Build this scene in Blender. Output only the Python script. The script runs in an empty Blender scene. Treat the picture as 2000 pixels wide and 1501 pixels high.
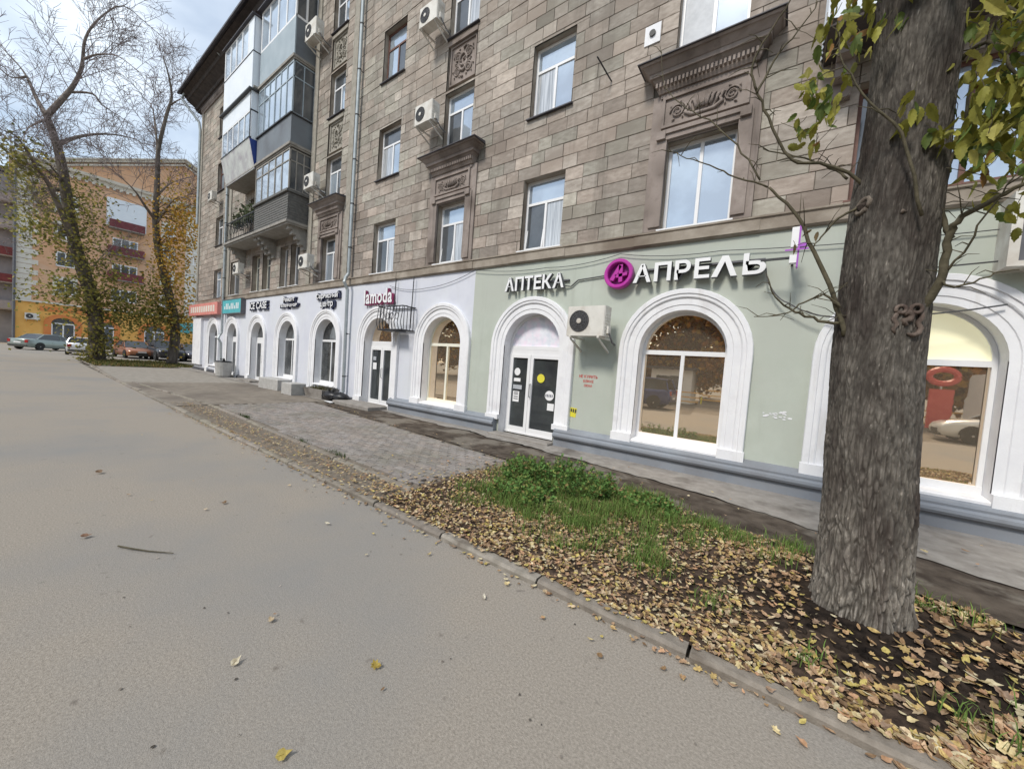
import bpy, bmesh, math, random
from mathutils import Vector, Matrix, noise
R = random.Random(11)
sc = bpy.context.scene
C = sc.collection
D = 6.9                                   # facade stands 6.9 m in front of the camera line
# ------------------------------------------------------------------ camera
CAM_H = 1.6
YAW, PIT, ROL = math.radians(36.186), math.radians(-2.642), math.radians(4.307)
cd = bpy.data.cameras.new('camera'); cam = bpy.data.objects.new('camera', cd); C.objects.link(cam)
cd.sensor_width = 36; cd.lens = 12.957; cd.clip_start = .05; cd.clip_end = 2000
_fw = Vector((-math.sin(YAW)*math.cos(PIT), math.cos(YAW)*math.cos(PIT), math.sin(PIT)))
_rt = Vector((math.cos(YAW), math.sin(YAW), 0)); _up = _rt.cross(_fw)
_r2 = math.cos(ROL)*_rt + math.sin(ROL)*_up; _u2 = -math.sin(ROL)*_rt + math.cos(ROL)*_up
m3 = Matrix((_r2, _u2, -_fw)).transposed()
cam.matrix_world = Matrix.Translation((0, 0, CAM_H)) @ m3.to_4x4()
sc.camera = cam
CP = Vector((0, 0, CAM_H))
# ------------------------------------------------------------------ sky
SUN_EL, SUN_AZ = math.radians(48), math.radians(187)     # azimuth clockwise from +Y: behind the camera
w = bpy.data.worlds.new('World'); sc.world = w; w.use_nodes = True
nt = w.node_tree; nt.nodes.clear(); N = nt.nodes.new; L = nt.links.new
sky = N('ShaderNodeTexSky'); sky.sky_type = 'NISHITA'; sky.sun_disc = False
sky.sun_elevation = SUN_EL; sky.sun_rotation = SUN_AZ; sky.air_density = 1.3; sky.dust_density = 1.0
tc = N('ShaderNodeTexCoord'); mp = N('ShaderNodeMapping'); mp.inputs['Scale'].default_value = (1.2, 1.2, 2.6)
mp.inputs['Location'].default_value = (3.1, .4, .2)
nz = N('ShaderNodeTexNoise'); nz.inputs['Scale'].default_value = 1.7; nz.inputs['Detail'].default_value = 6; nz.inputs['Roughness'].default_value = .5
nz.inputs['Distortion'].default_value = .4
rp = N('ShaderNodeValToRGB'); rp.color_ramp.elements[0].position = .40; rp.color_ramp.elements[0].color = (.22, .22, .22, 1)
rp.color_ramp.elements[1].position = .68; rp.color_ramp.elements[1].color = (.86, .86, .86, 1)
mx = N('ShaderNodeMix'); mx.data_type = 'RGBA'; mx.inputs['B'].default_value = (8.5, 9.3, 10.1, 1)
bg = N('ShaderNodeBackground'); bg.inputs['Strength'].default_value = .105; wo = N('ShaderNodeOutputWorld')
L(tc.outputs['Generated'], mp.inputs['Vector']); L(mp.outputs['Vector'], nz.inputs['Vector']); L(nz.outputs['Fac'], rp.inputs['Fac'])
L(sky.outputs['Color'], mx.inputs['A']); L(rp.outputs['Color'], mx.inputs['Factor']); L(mx.outputs['Result'], bg.inputs['Color']); L(bg.outputs['Background'], wo.inputs['Surface'])
sl = bpy.data.lights.new('sun', 'SUN'); sl.energy = 2.1; sl.angle = math.radians(11); sl.color = (1, .95, .87)
so = bpy.data.objects.new('sun', sl); C.objects.link(so)
sd = Vector((math.sin(SUN_AZ)*math.cos(SUN_EL), math.cos(SUN_AZ)*math.cos(SUN_EL), math.sin(SUN_EL)))
so.rotation_euler = sd.to_track_quat('Z', 'Y').to_euler(); so.location = sd*60
sc.view_settings.view_transform = 'Standard'; sc.view_settings.look = 'None'; sc.view_settings.gamma = 1
sc.view_settings.exposure = 0.48; sc.view_settings.use_curve_mapping = False

# ------------------------------------------------------------------ materials
def mat(name, c1, c2=None, scale=3, rough=.85, bump=0, bscale=60, metal=0, spec=.5, tone=False, detail=5, stretch=None,
        c3=None, scale3=.5, lo=.35, hi=.65, lo3=.45, hi3=.65, bdist=.01, ior=1.45, trans=0, coat=0, streak=None, base_dirt=None, cracks=None, specks=None, emit=0):
    m = bpy.data.materials.new(name); m.use_nodes = True; t = m.node_tree; n = t.nodes; l = t.links
    b = n['Principled BSDF']; b.inputs['Roughness'].default_value = rough; b.inputs['Metallic'].default_value = metal
    b.inputs['Specular IOR Level'].default_value = spec; b.inputs['IOR'].default_value = ior; b.inputs['Coat Weight'].default_value = coat
    geo = n.new('ShaderNodeNewGeometry'); vec = geo.outputs['Position']
    if stretch:
        mp = n.new('ShaderNodeMapping'); mp.inputs['Scale'].default_value = stretch; l.new(vec, mp.inputs['Vector']); vec = mp.outputs['Vector']
    col = None
    def noi(s, d=detail):
        q = n.new('ShaderNodeTexNoise'); q.inputs['Scale'].default_value = s; q.inputs['Detail'].default_value = d; q.inputs['Roughness'].default_value = .6
        l.new(vec, q.inputs['Vector']); return q.outputs['Fac']
    def mr(v, a, b_):
        q = n.new('ShaderNodeMapRange'); q.inputs['From Min'].default_value = a; q.inputs['From Max'].default_value = b_; l.new(v, q.inputs['Value']); return q.outputs['Result']
    def mixc(f, A, B, mode='MIX'):
        q = n.new('ShaderNodeMix'); q.data_type = 'RGBA'; q.blend_type = mode
        if isinstance(f, float): q.inputs['Factor'].default_value = f
        else: l.new(f, q.inputs['Factor'])
        for k, v in (('A', A), ('B', B)):
            if isinstance(v, tuple): q.inputs[k].default_value = v + (1,)
            else: l.new(v, q.inputs[k])
        return q.outputs['Result']
    col = mixc(mr(noi(scale), lo, hi), c1, c2) if c2 else None
    if c3: col = mixc(mr(noi(scale3, 6), lo3, hi3), col if col else c1, c3)
    if tone:
        a = n.new('ShaderNodeAttribute'); a.attribute_name = 'tone'; oi = n.new('ShaderNodeObjectInfo')
        tcol = mixc(1.0, a.outputs['Color'], oi.outputs['Color'], 'MULTIPLY')
        col = mixc(1.0, col if col else c1, tcol, 'MULTIPLY')
    if streak:      # rain streaks and soot: noise drawn out vertically
        q = n.new('ShaderNodeMapping'); q.inputs['Scale'].default_value = (streak[1], streak[1], streak[1]*.09); l.new(geo.outputs['Position'], q.inputs['Vector'])
        z = n.new('ShaderNodeTexNoise'); z.inputs['Scale'].default_value = 1; z.inputs['Detail'].default_value = 6; z.inputs['Roughness'].default_value = .65; l.new(q.outputs['Vector'], z.inputs['Vector'])
        col = mixc(mr(z.outputs['Fac'], streak[2], streak[3]), col, streak[0])
    if base_dirt:   # splashed dirt with a ragged edge near the ground
        sx = n.new('ShaderNodeSeparateXYZ'); l.new(geo.outputs['Position'], sx.inputs['Vector'])
        a = n.new('ShaderNodeMath'); a.operation = 'MULTIPLY_ADD'; a.inputs[1].default_value = 1.1; l.new(noi(2.6, 8), a.inputs[0]); a.inputs[2].default_value = -.28
        sb = n.new('ShaderNodeMath'); sb.operation = 'SUBTRACT'; l.new(a.outputs[0], sb.inputs[0])
        hgt = n.new('ShaderNodeMath'); hgt.operation = 'MULTIPLY'; hgt.inputs[1].default_value = base_dirt[1]; l.new(sx.outputs['Z'], hgt.inputs[0]); l.new(hgt.outputs[0], sb.inputs[1])
        f = n.new('ShaderNodeMath'); f.operation = 'MULTIPLY'; f.use_clamp = True; f.inputs[1].default_value = base_dirt[2]; l.new(sb.outputs[0], f.inputs[0])
        col = mixc(f.outputs[0], col, base_dirt[0])
    if specks:
        col = mixc(mr(noi(specks[1], 2), specks[2], specks[3]), col, specks[0])
    if cracks:
        q = n.new('ShaderNodeTexNoise'); q.inputs['Scale'].default_value = 1.3; q.inputs['Detail'].default_value = 6; l.new(geo.outputs['Position'], q.inputs['Vector'])
        av = n.new('ShaderNodeVectorMath'); av.operation = 'MULTIPLY_ADD'; av.inputs[1].default_value = (1.4, 1.4, 0); l.new(q.outputs['Color'], av.inputs[0]); l.new(geo.outputs['Position'], av.inputs[2])
        vo = n.new('ShaderNodeTexVoronoi'); vo.feature = 'DISTANCE_TO_EDGE'; vo.inputs['Scale'].default_value = .32; l.new(av.outputs[0], vo.inputs['Vector'])
        k = mr(vo.outputs['Distance'], .0045, .0012); msk = mr(noi(.5, 2), .5, .6); mm = n.new('ShaderNodeMath'); mm.operation = 'MULTIPLY'; l.new(k, mm.inputs[0]); l.new(msk, mm.inputs[1])
        col = mixc(mm.outputs[0], col, cracks)
    if emit: b.inputs['Emission Color'].default_value = c1+(1,); b.inputs['Emission Strength'].default_value = emit
    if col: l.new(col, b.inputs['Base Color'])
    else: b.inputs['Base Color'].default_value = c1 + (1,)
    if bump:
        bn = n.new('ShaderNodeBump'); bn.inputs['Strength'].default_value = bump; bn.inputs['Distance'].default_value = bdist
        l.new(noi(bscale, 6), bn.inputs['Height']); l.new(bn.outputs['Normal'], b.inputs['Normal'])
    if trans:
        tr = n.new('ShaderNodeBsdfTranslucent'); ms = n.new('ShaderNodeMixShader'); ms.inputs['Fac'].default_value = trans
        if col: l.new(col, tr.inputs['Color'])
        l.new(b.outputs['BSDF'], ms.inputs[1]); l.new(tr.outputs['BSDF'], ms.inputs[2]); l.new(ms.outputs['Shader'], n['Material Output'].inputs['Surface'])
    return m
M = {}
M['asphalt'] = mat('asphalt', (.215, .191, .162), (.35, .315, .27), 80, .95, .55, 170, c3=(.232, .228, .22), scale3=.3, spec=.12, detail=9, lo=.3, hi=.66, lo3=.48, hi3=.72, specks=((.17, .15, .13), 9, .68, .80), streak=None)
M['ground'] = mat('ground', (.16, .14, .115), (.22, .2, .17), 1.2, .95, .3, 40)
M['worn'] = mat('worn_path', (.19, .165, .135), (.25, .22, .185), 5, .95, .35, 70, c3=(.15, .13, .11), scale3=.6, spec=.15)
M['pale_path'] = mat('pale_path', (.24, .22, .19), (.31, .285, .25), 4, .95, .35, 70, spec=.15)
M['dirt'] = mat('dirt', (.045, .035, .028), (.11, .09, .072), 4, .95, .6, 60, c3=(.17, .15, .125), scale3=1.1, lo3=.52, hi3=.6, spec=.15)
M['soil'] = mat('soil', (.008, .006, .005), (.035, .026, .02), 9, .95, .9, 45, spec=.15, tone=True)
M['concrete'] = mat('concrete', (.23, .21, .19), (.31, .29, .265), 6, .95, .4, 90, c3=(.15, .135, .12), scale3=1.3, lo3=.55, hi3=.68, spec=.15)
M['kerb'] = mat('kerb_stone', (.20, .18, .155), (.285, .258, .225), 14, .95, .5, 90, c3=(.14, .12, .1), scale3=3, lo3=.55, hi3=.7, tone=True, spec=.15)
M['paver'] = mat('paver', (.225, .203, .188), (.285, .26, .241), 20, .95, .4, 110, c3=(.21, .195, .172), scale3=.9, tone=True, spec=.15)
M['bed'] = mat('bedding_sand', (.135, .115, .092), (.22, .19, .155), 12, .95, .5, 90, spec=.1)
M['stone'] = mat('facade_stone', (.300, .268, .231), (.43, .392, .343), 7, .9, .55, 45, c3=(.285, .25, .214), scale3=.7, tone=True, spec=.2, stretch=(1, 1, 2.2), streak=((.19, .166, .142), 2.0, .52, .76))
M['mortar'] = mat('mortar', (.13, .115, .095), (.22, .195, .165), 5, .95, .4, 60, spec=.1)
M['band'] = mat('smooth_stone', (.29, .25, .205), (.38, .335, .28), 4, .9, .4, 60, c3=(.2, .165, .13), scale3=.9, spec=.2)
M['brown'] = mat('brown_stone', (.25, .208, .184), (.34, .29, .26), 6, .85, .4, 70, c3=(.15, .122, .105), scale3=1.5, spec=.2, streak=((.12, .10, .088), 4, .56, .8))
M['stone_grey'] = mat('grey_relief', (.27, .25, .21), (.36, .335, .29), 6, .9, .4, 70, spec=.2)
M['green'] = mat('green_stucco', (.43, .465, .405), (.48, .515, .455), 1.6, .88, .25, 90, c3=(.44, .462, .41), scale3=.5, spec=.2, streak=((.37, .39, .34), 3.2, .56, .8), base_dirt=((.30, .285, .25), .62, .9))
M['lilac'] = mat('pale_stucco', (.58, .595, .66), (.64, .655, .71), 1.6, .88, .25, 90, c3=(.63, .65, .68), scale3=.6, spec=.2, streak=((.53, .53, .55), 2.8, .58, .82), base_dirt=((.38, .36, .34), .8, .9))
M['trim'] = mat('white_trim', (.74, .74, .76), (.8, .8, .81), 3, .75, .25, 60, c3=(.66, .65, .66), scale3=2.2, lo3=.56, hi3=.72, spec=.3, streak=((.60, .58, .56), 6, .58, .82), base_dirt=((.48, .46, .43), .9, .9))
M['pvc'] = mat('white_plastic', (.8, .8, .8), (.76, .76, .77), 3, .4)
M['cream'] = mat('cream_paint', (.76, .74, .62), (.8, .78, .66), 3, .5)
M['plinth'] = mat('grey_plinth', (.21, .23, .26), (.27, .29, .32), 3, .7, .3, 50, c3=(.2, .21, .23), scale3=1.5, spec=.35)
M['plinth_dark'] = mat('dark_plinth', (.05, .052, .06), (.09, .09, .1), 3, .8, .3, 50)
M['glass_pale'] = mat('window_glass', (.52, .60, .68), (.42, .48, .55), .9, .06, .03, 3, metal=.55, spec=.8, lo=.4, hi=.6)
M['glass_dark'] = mat('dark_glass', (.10, .11, .12), (.16, .17, .18), 1.5, .05, .03, 3, metal=.35, spec=.9)
M['glass_grey'] = mat('shop_glass', (.16, .165, .165), (.04, .042, .042), 1.5, .04, .02, 3, metal=.35, spec=.8)
M['glass_brown'] = mat('tinted_glass', (.97, .80, .60), None, 1, .015, .012, 2, metal=.92, spec=.5)
M['glass_door'] = mat('door_glass', (.07, .08, .08), (.045, .05, .055), 2, .04, .02, 3, metal=.25, spec=.8)
M['frost'] = mat('frosted_film', (.86, .87, .92), (.66, .70, .78), 6, .35, c3=(.86, .76, .86), scale3=5, spec=.5)
M['cream_glow'] = mat('glowing_cream_panel', (.90, .86, .60), (.88, .84, .58), 2, .12, spec=.5, emit=.28)  # weak emission added so the pane glows as if lit from inside
M['redwood'] = mat('red_brown_wood', (.12, .055, .04), (.17, .085, .065), 9, .6, .3, 60)
M['darkmetal'] = mat('dark_metal', (.03, .03, .034), (.05, .05, .052), 8, .5, spec=.5)
M['roofmetal'] = mat('roof_metal', (.045, .042, .05), (.075, .07, .08), 2.5, .6, .2, 20)
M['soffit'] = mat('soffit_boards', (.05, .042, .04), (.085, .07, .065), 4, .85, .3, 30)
M['pipe'] = mat('galvanised_pipe', (.33, .37, .38), (.42, .45, .46), 5, .45, metal=.4)
M['ac'] = mat('conditioner_shell', (.62, .60, .55), (.70, .68, .63), 4, .55, c3=(.52, .48, .42), scale3=3)
M['acdark'] = mat('conditioner_grille', (.035, .035, .035), (.06, .06, .058), 9, .6)
M['white'] = mat('white_paint', (.82, .82, .82), (.78, .78, .79), 4, .4)
M['sidegrey'] = mat('letter_side', (.10, .10, .11), (.13, .13, .14), 5, .5)
M['magenta'] = mat('magenta_plastic', (.42, .03, .30), (.46, .04, .34), 5, .35)
M['magenta_dark'] = mat('deep_magenta', (.20, .015, .17), (.24, .02, .2), 5, .4)
M['purple'] = mat('purple_plastic', (.36, .10, .50), (.42, .12, .55), 5, .35)
M['navy'] = mat('navy_letters', (.02, .025, .06), (.03, .035, .08), 5, .4)
M['pinkl'] = mat('pink_letters', (.26, .03, .10), (.20, .025, .08), 5, .4)
M['teal'] = mat('teal_panel', (.07, .36, .40), (.10, .44, .48), 3, .5)
M['coral'] = mat('coral_panel', (.62, .20, .17), (.7, .30, .26), 3, .5)
M['red'] = mat('red_paint', (.5, .05, .05), (.55, .08, .07), 5, .5)
M['yellow'] = mat('yellow_paper', (.72, .66, .05), (.68, .6, .06), 5, .6)
M['balc_grey'] = mat('grey_blue_panel', (.15, .17, .19), (.19, .21, .23), 2, .6, c3=(.12, .13, .145), scale3=1)
M['balc_pale'] = mat('pale_blue_panel', (.30, .36, .40), (.36, .42, .46), 2, .6)
M['balc_white'] = mat('white_panel', (.70, .75, .80), (.76, .80, .84), 2, .5)
M['balc_wood'] = mat('grey_boards', (.10, .10, .095), (.15, .145, .135), 9, .8, .3, 50)
M['blue'] = mat('blue_panel', (.02, .05, .22), (.03, .065, .28), 3, .5)
M['corr'] = mat('corrugated_sheet', (.48, .50, .48), (.56, .57, .55), 3, .6, c3=(.38, .36, .38), scale3=2)
M['slab'] = mat('balcony_slab', (.24, .225, .2), (.32, .30, .27), 5, .9, .3, 50)
M['bark'] = mat('bark', (.085, .077, .068), (.20, .185, .165), 42, .95, .8, 90, c3=(.06, .05, .045), scale3=5, stretch=(1, 1, .35), spec=.15, tone=True)
M['bark_far'] = mat('grey_bark', (.085, .07, .056), (.18, .157, .135), 6, .95, .5, 20, stretch=(1, 1, .3), spec=.15)
M['leaf_far'] = mat('thin_leaf', (1., 1., 1.), (.8, .8, .75), 6, .6, tone=True, spec=.2, trans=.5)
M['limb_far'] = mat('limb_bark', (.13, .108, .092), (.25, .215, .19), 5, .95, .4, 20, spec=.1)
M['twig'] = mat('twig_bark', (.17, .135, .13), (.26, .22, .215), 3, .9, spec=.15)
M['twig_near'] = mat('green_brown_bark', (.07, .062, .04), (.12, .105, .07), 20, .9, .4, 60, spec=.2)
M['leaf'] = mat('leaf', (1., 1., 1.), (.72, .72, .68), 25, .6, tone=True, spec=.3, trans=.3)
M['litter'] = mat('dry_leaf', (1., 1., 1.), (.62, .58, .52), 45, .75, tone=True, spec=.25, trans=.12)
M['grass'] = mat('grass_blade', (1., 1., 1.), (.8, .8, .8), 8, .7, tone=True, spec=.25, trans=.25)
M['brick_far'] = mat('orange_brick', (.62, .35, .20), (.70, .43, .26), 1.5, .9, .3, 12, c3=(.64, .42, .28), scale3=.5)
M['ochre'] = mat('ochre_stucco', (.74, .40, .10), (.80, .47, .14), 1.2, .85)
M['orange'] = mat('orange_stucco', (.62, .20, .06), (.68, .25, .08), 1.2, .85)
M['quoin'] = mat('pale_quoin', (.62, .58, .50), (.70, .66, .58), 2, .85)
M['maroon'] = mat('maroon_panel', (.13, .03, .035), (.18, .045, .05), 2, .7)
M['greywall'] = mat('grey_render', (.28, .28, .30), (.36, .36, .38), .8, .9)
M['tyre'] = mat('tyre', (.02, .02, .02), (.03, .03, .03), 9, .85)
M['rim'] = mat('wheel_rim', (.45, .46, .47), (.5, .5, .52), 9, .35, metal=.7)
M['lamp'] = mat('clear_lamp', (.7, .72, .74), (.6, .62, .64), 9, .15)
M['lamp_red'] = mat('tail_lamp', (.35, .02, .02), (.4, .03, .03), 9, .2)
M['carglass'] = mat('car_glass', (.03, .035, .04), (.04, .045, .05), 3, .05, metal=.2, spec=.9)
M['bag'] = mat('black_plastic', (.012, .012, .014), (.025, .025, .028), 20, .4, .6, 25)
M['urn'] = mat('urn_concrete', (.36, .35, .33), (.44, .43, .41), 8, .9, .4, 60)
M['curtain'] = mat('pale_film', (.5, .52, .55), (.4, .42, .45), 6, .5)
M['glass_curtain'] = mat('curtained_glass', (.62, .64, .66), (.34, .36, .38), 7, .08, .02, 3, metal=.25, spec=.9, stretch=(4, 4, .12), lo=.4, hi=.6)
def paint(name, c): return mat(name, c, tuple(x*.92 for x in c), 2, .3, metal=.25, coat=.6)

# ------------------------------------------------------------------ mesh builder
class MB:
    def __init__(s): s.v = []; s.f = []; s.t = []; s.tone = (1, 1, 1); s.use_tone = False; s.mi = []; s.cur = 0; s.smooth = False
    def pt(s, p):
        s.v.append(tuple(p)); s.t.append(s.tone); return len(s.v)-1
    def face(s, idx): s.f.append(tuple(idx)); s.mi.append(s.cur)
    def poly(s, pts): s.face([s.pt(p) for p in pts])
    def box8(s, P):   # P: 8 points, bottom ring 0-3, top ring 4-7
        i = [s.pt(p) for p in P]
        for q in ((3, 2, 1, 0), (4, 5, 6, 7), (0, 1, 5, 4), (1, 2, 6, 5), (2, 3, 7, 6), (3, 0, 4, 7)): s.face([i[k] for k in q])
    def box(s, x0, x1, y0, y1, z0, z1):
        s.box8([(x0, y0, z0), (x1, y0, z0), (x1, y1, z0), (x0, y1, z0), (x0, y0, z1), (x1, y0, z1), (x1, y1, z1), (x0, y1, z1)])
    def cbox(s, x0, x1, y0, y1, z0, z1, c=.01, jz=0):   # box with chamfered top, no bottom
        b = [(x0, y0), (x1, y0), (x1, y1), (x0, y1)]; cx, cy = (x0+x1)/2, (y0+y1)/2
        i0 = [s.pt((x, y, z0)) for x, y in b]; i1 = [s.pt((x, y, z1-c)) for x, y in b]
        i2 = [s.pt((x+(c if x < cx else -c), y+(c if y < cy else -c), z1+R.uniform(-jz, jz))) for x, y in b]
        for a, b_ in ((i0, i1), (i1, i2)):
            for k in range(4): s.face((a[k], a[(k+1) % 4], b_[(k+1) % 4], b_[k]))
        s.face(i2)
    def tube(s, path, rad, n=6, cap=True):
        path = [Vector(p) for p in path]; m = len(path); rings = []
        if not isinstance(rad, (list, tuple)): rad = [rad]*m
        d0 = (path[1]-path[0]).normalized(); u = d0.orthogonal().normalized()
        for k in range(m):
            d = (path[min(k+1, m-1)]-path[max(k-1, 0)])
            if d.length < 1e-9: d = d0
            d = d.normalized(); u = (u-d*u.dot(d))
            u = u.normalized() if u.length > 1e-6 else d.orthogonal().normalized()
            v = d.cross(u); r = rad[k]
            rings.append([s.pt(path[k]+(u*math.cos(2*math.pi*j/n)+v*math.sin(2*math.pi*j/n))*r) for j in range(n)])
        for k in range(m-1):
            for j in range(n): s.face((rings[k][j], rings[k][(j+1) % n], rings[k+1][(j+1) % n], rings[k+1][j]))
        if cap: s.face(rings[0][::-1]); s.face(rings[-1])
    def loft(s, rings, close=True, cap=True):
        ids = [[s.pt(p) for p in r] for r in rings]; n = len(ids[0])
        for a, b in zip(ids, ids[1:]):
            for j in range(n if close else n-1): s.face((a[j], a[(j+1) % n], b[(j+1) % n], b[j]))
        if cap: s.face(ids[0][::-1]); s.face(ids[-1])
    def lathe(s, prof, c=(0, 0), n=16):   # prof (r,z)
        s.loft([[(c[0]+r*math.cos(2*math.pi*j/n), c[1]+r*math.sin(2*math.pi*j/n), z) for j in range(n)] for r, z in prof])
    def mesh(s, name, m):
        me = bpy.data.meshes.new(name); me.from_pydata(s.v, [], s.f)
        for q in (m if isinstance(m, list) else [m]): me.materials.append(q)
        if isinstance(m, list): me.polygons.foreach_set('material_index', s.mi)
        a = me.color_attributes.new('tone', 'FLOAT_COLOR', 'POINT')
        flat = []
        for t in s.t: flat += [t[0], t[1], t[2], 1]
        a.data.foreach_set('color', flat)
        if s.smooth: me.polygons.foreach_set('use_smooth', [True]*len(me.polygons))
        me.update(); return me
    def obj(s, name, m, parent=None, fixn=True):
        me = s.mesh(name, m)
        if fixn and len(me.polygons) < 20000:
            b = bmesh.new(); b.from_mesh(me); bmesh.ops.recalc_face_normals(b, faces=b.faces); b.to_mesh(me); b.free()
        return link(name, me, parent)
def link(name, me, parent=None):
    o = bpy.data.objects.new(name, me); C.objects.link(o)
    if parent: o.parent = parent; o.matrix_parent_inverse = PINV.get(parent.name, Matrix())
    return o
PINV = {}
def empty(name, loc=(0, 0, 0)):   # root at the thing's base; parts keep world coordinates
    o = bpy.data.objects.new(name, None); C.objects.link(o); o.location = loc; o.empty_display_size = .3
    PINV[o.name] = Matrix.Translation(loc).inverted(); return o
def tag(o, label, cat, group=None):
    o['label'] = label; o['category'] = cat
    if group: o['group'] = group
    return o
def kind(o, k): o['kind'] = k; return o
class Fac:      # a wall's own axes: x along it, z up, out towards the viewer
    def __init__(s, org, xd): s.o = Vector(org); s.x = Vector(xd); s.n = s.x.cross(Vector((0, 0, 1)))
    def __call__(s, x, z, o=0): return s.o+s.x*x+Vector((0, 0, z))+s.n*o
W = Fac((0, D, 0), (1, 0, 0))
def fbox(b, x0, x1, z0, z1, o0, o1, F=W):
    b.box8([F(x0, z0, o1), F(x1, z0, o1), F(x1, z0, o0), F(x0, z0, o0), F(x0, z1, o1), F(x1, z1, o1), F(x1, z1, o0), F(x0, z1, o0)])
def fprof(b, x0, x1, prof, F=W, ext=0):   # extrude (out, z) profile along the wall
    b.loft([[F(x0, z, o) for o, z in prof], [F(x1, z, o) for o, z in prof]])

# ------------------------------------------------------------------ ground
def sheet(name, pts, z, m, n=0):
    if n:      # ragged edge
        q = []
        for (xa, ya), (xb, yb) in zip(pts, pts[1:]+pts[:1]):
            k = max(1, int(math.hypot(xb-xa, yb-ya)/.12))
            for i in range(k):
                x, y = xa+(xb-xa)*i/k, ya+(yb-ya)*i/k; q.append((x+n*noise.noise(Vector((x*1.7, y*1.7, 2))), y+n*(noise.noise(Vector((x*1.1, y*1.1, 7)))+.6*noise.noise(Vector((x*4.5, y*4.5, 4))))))
        pts = q
    b = MB(); b.poly([(x, y, z) for x, y in pts]); o = b.obj(name, m); return kind(o, 'structure')
sheet('ground', [(-500, -400), (300, -400), (300, 400), (-500, 400)], -.03, M['ground'])
sheet('asphalt_road', [(-74, -5.5), (24, -5.5), (24, 2.34), (-30, 2.34), (-38, 2.6), (-50, 1.6), (-74, 1.2)], 0, M['asphalt'])
sheet('side_street', [(-69, 1.2), (-50, 1.6), (-38, 2.6), (-37, 5), (-37, 14), (-69, 14)], -.004, M['asphalt'])
sheet('street_carriageway', [(-74, -13), (24, -13), (24, -5.6), (-74, -5.6)], -.006, M['worn'])
sheet('bedding', [(-12.05, 2.40), (-3.3, 2.40), (-3.3, 5.0), (-12.05, 5.8)], .012, M['bed'])
sheet('worn_path', [(-19.2, 2.4), (-12.06, 2.4), (-12.06, 6.6), (-19.2, 6.75)], .02, M['worn'], .06)
sheet('pale_path', [(-29.5, 2.4), (-19.2, 2.4), (-19.2, 6.7), (-29.5, 6.4)], .016, M['pale_path'], .06)
sheet('wall_footing', [(-31, 6.2), (-12.0, 6.2), (-12.0, 7.2), (-31, 7.2)], .03, M['concrete'])
sheet('dirt_strip', [(-12.0, 5.78), (-3.3, 4.98), (-2.4, 5.3), (0.0, 4.55), (3.5, 3.9), (9, 3.4), (9, 5.0), (1.8, 5.2), (-.6, 5.75), (-2.6, 6.05), (-12, 6.9)], .022, M['dirt'], .10)
sheet('wall_pavement', [(9, 4.6), (1.8, 5.17), (.4, 5.4), (-.6, 5.78), (-2.5, 6.03), (-3.9, 6.2), (-5.6, 6.35), (-8.2, 6.45), (-12, 6.7), (-12, 7.2), (9, 7.2)], .032, M['concrete'], .14)
# verge: a gently uneven bed of soil
def vz(x, y): return .045+.035*noise.noise(Vector((x*1.3, y*1.3, 3)))+.05*math.exp(-((x-.5)**2+(y-3.6)**2)/.5)
def verge_far(x): return 4.95 if x < -3 else (4.95+.3*(x+3)/.6 if x < -2.4 else max(3.6, 5.25-.28*(x+2.4)))
vb = MB(); NX, NY = 70, 24; ids = {}
for i in range(NX+1):
    for j in range(NY+1):
        x = -3.45+12*i/NX; y = 2.402+(verge_far(x)-2.402)*j/NY
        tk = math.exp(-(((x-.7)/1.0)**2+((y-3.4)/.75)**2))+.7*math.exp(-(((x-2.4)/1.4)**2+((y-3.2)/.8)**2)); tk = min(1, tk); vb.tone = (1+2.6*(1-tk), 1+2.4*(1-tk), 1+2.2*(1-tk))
        ids[i, j] = vb.pt((x, y, vz(x, y) if j < NY else .03))
for i in range(NX):
    for j in range(NY): vb.face((ids[i, j], ids[i+1, j], ids[i+1, j+1], ids[i, j+1]))
vb.smooth = True
verge = kind(vb.obj('verge', M['soil']), 'structure')
fv = MB()
for i in range(24):
    pass
sheet('far_verge', [(-38.5, 2.7), (-29.6, 2.4), (-29.6, 5.9), (-30.5, 7.6), (-37.5, 7.6)], .026, M['dirt'], .25)
# kerbs
def kerb(name, pts, wd, z1, step):
    root = kind(empty(name, (pts[0][0], pts[0][1], 0)), 'structure')
    for (xa, ya), (xb, yb) in zip(pts, pts[1:]):
        Ln = math.hypot(xb-xa, yb-ya); n = max(1, round(Ln/step)); ux, uy = (xb-xa)/Ln, (yb-ya)/Ln; nx, ny = uy, -ux
        for k in range(n):
            a, c = k*Ln/n+.008+R.uniform(0, .006), (k+1)*Ln/n-.008
            b = MB(); g = R.uniform(.82, 1.12); b.tone = (g, g*R.uniform(.97, 1.01), g*R.uniform(.94, 1))
            z = z1+R.uniform(-.009, .009); s = R.uniform(-.008, .008); seg = 5
            low = []; 
            prof = [(0, -.05), (0, z-.018), (.018, z), (wd-.012, z+.002), (wd, z-.01), (wd, -.05)]
            rings = []
            for q in range(seg+1):
                t = a+(c-a)*q/seg; jj = R.uniform(-.004, .004)
                rings.append([(xa+ux*t+nx*(o+s+jj), ya+uy*t+ny*(o+s+jj), zz+(R.uniform(-.004, .004) if 0 < ii < 4 else 0)) for ii, (o, zz) in enumerate(prof)])
            b.loft(rings); b.obj('kerb_stone', M['kerb'], root)
    return root
kerb('kerb', [(9, 2.30), (-22, 2.32)], .10, .048, 1.02)
kerb('far_kerb', [(-22.02, 2.32), (-30, 2.55), (-38, 2.62)], .13, .05, 1.6)
kerb('paving_edge', [(-3.42, 2.83), (-12.05, 3.08), (-19, 2.62)], .085, .052, .95)
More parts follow.
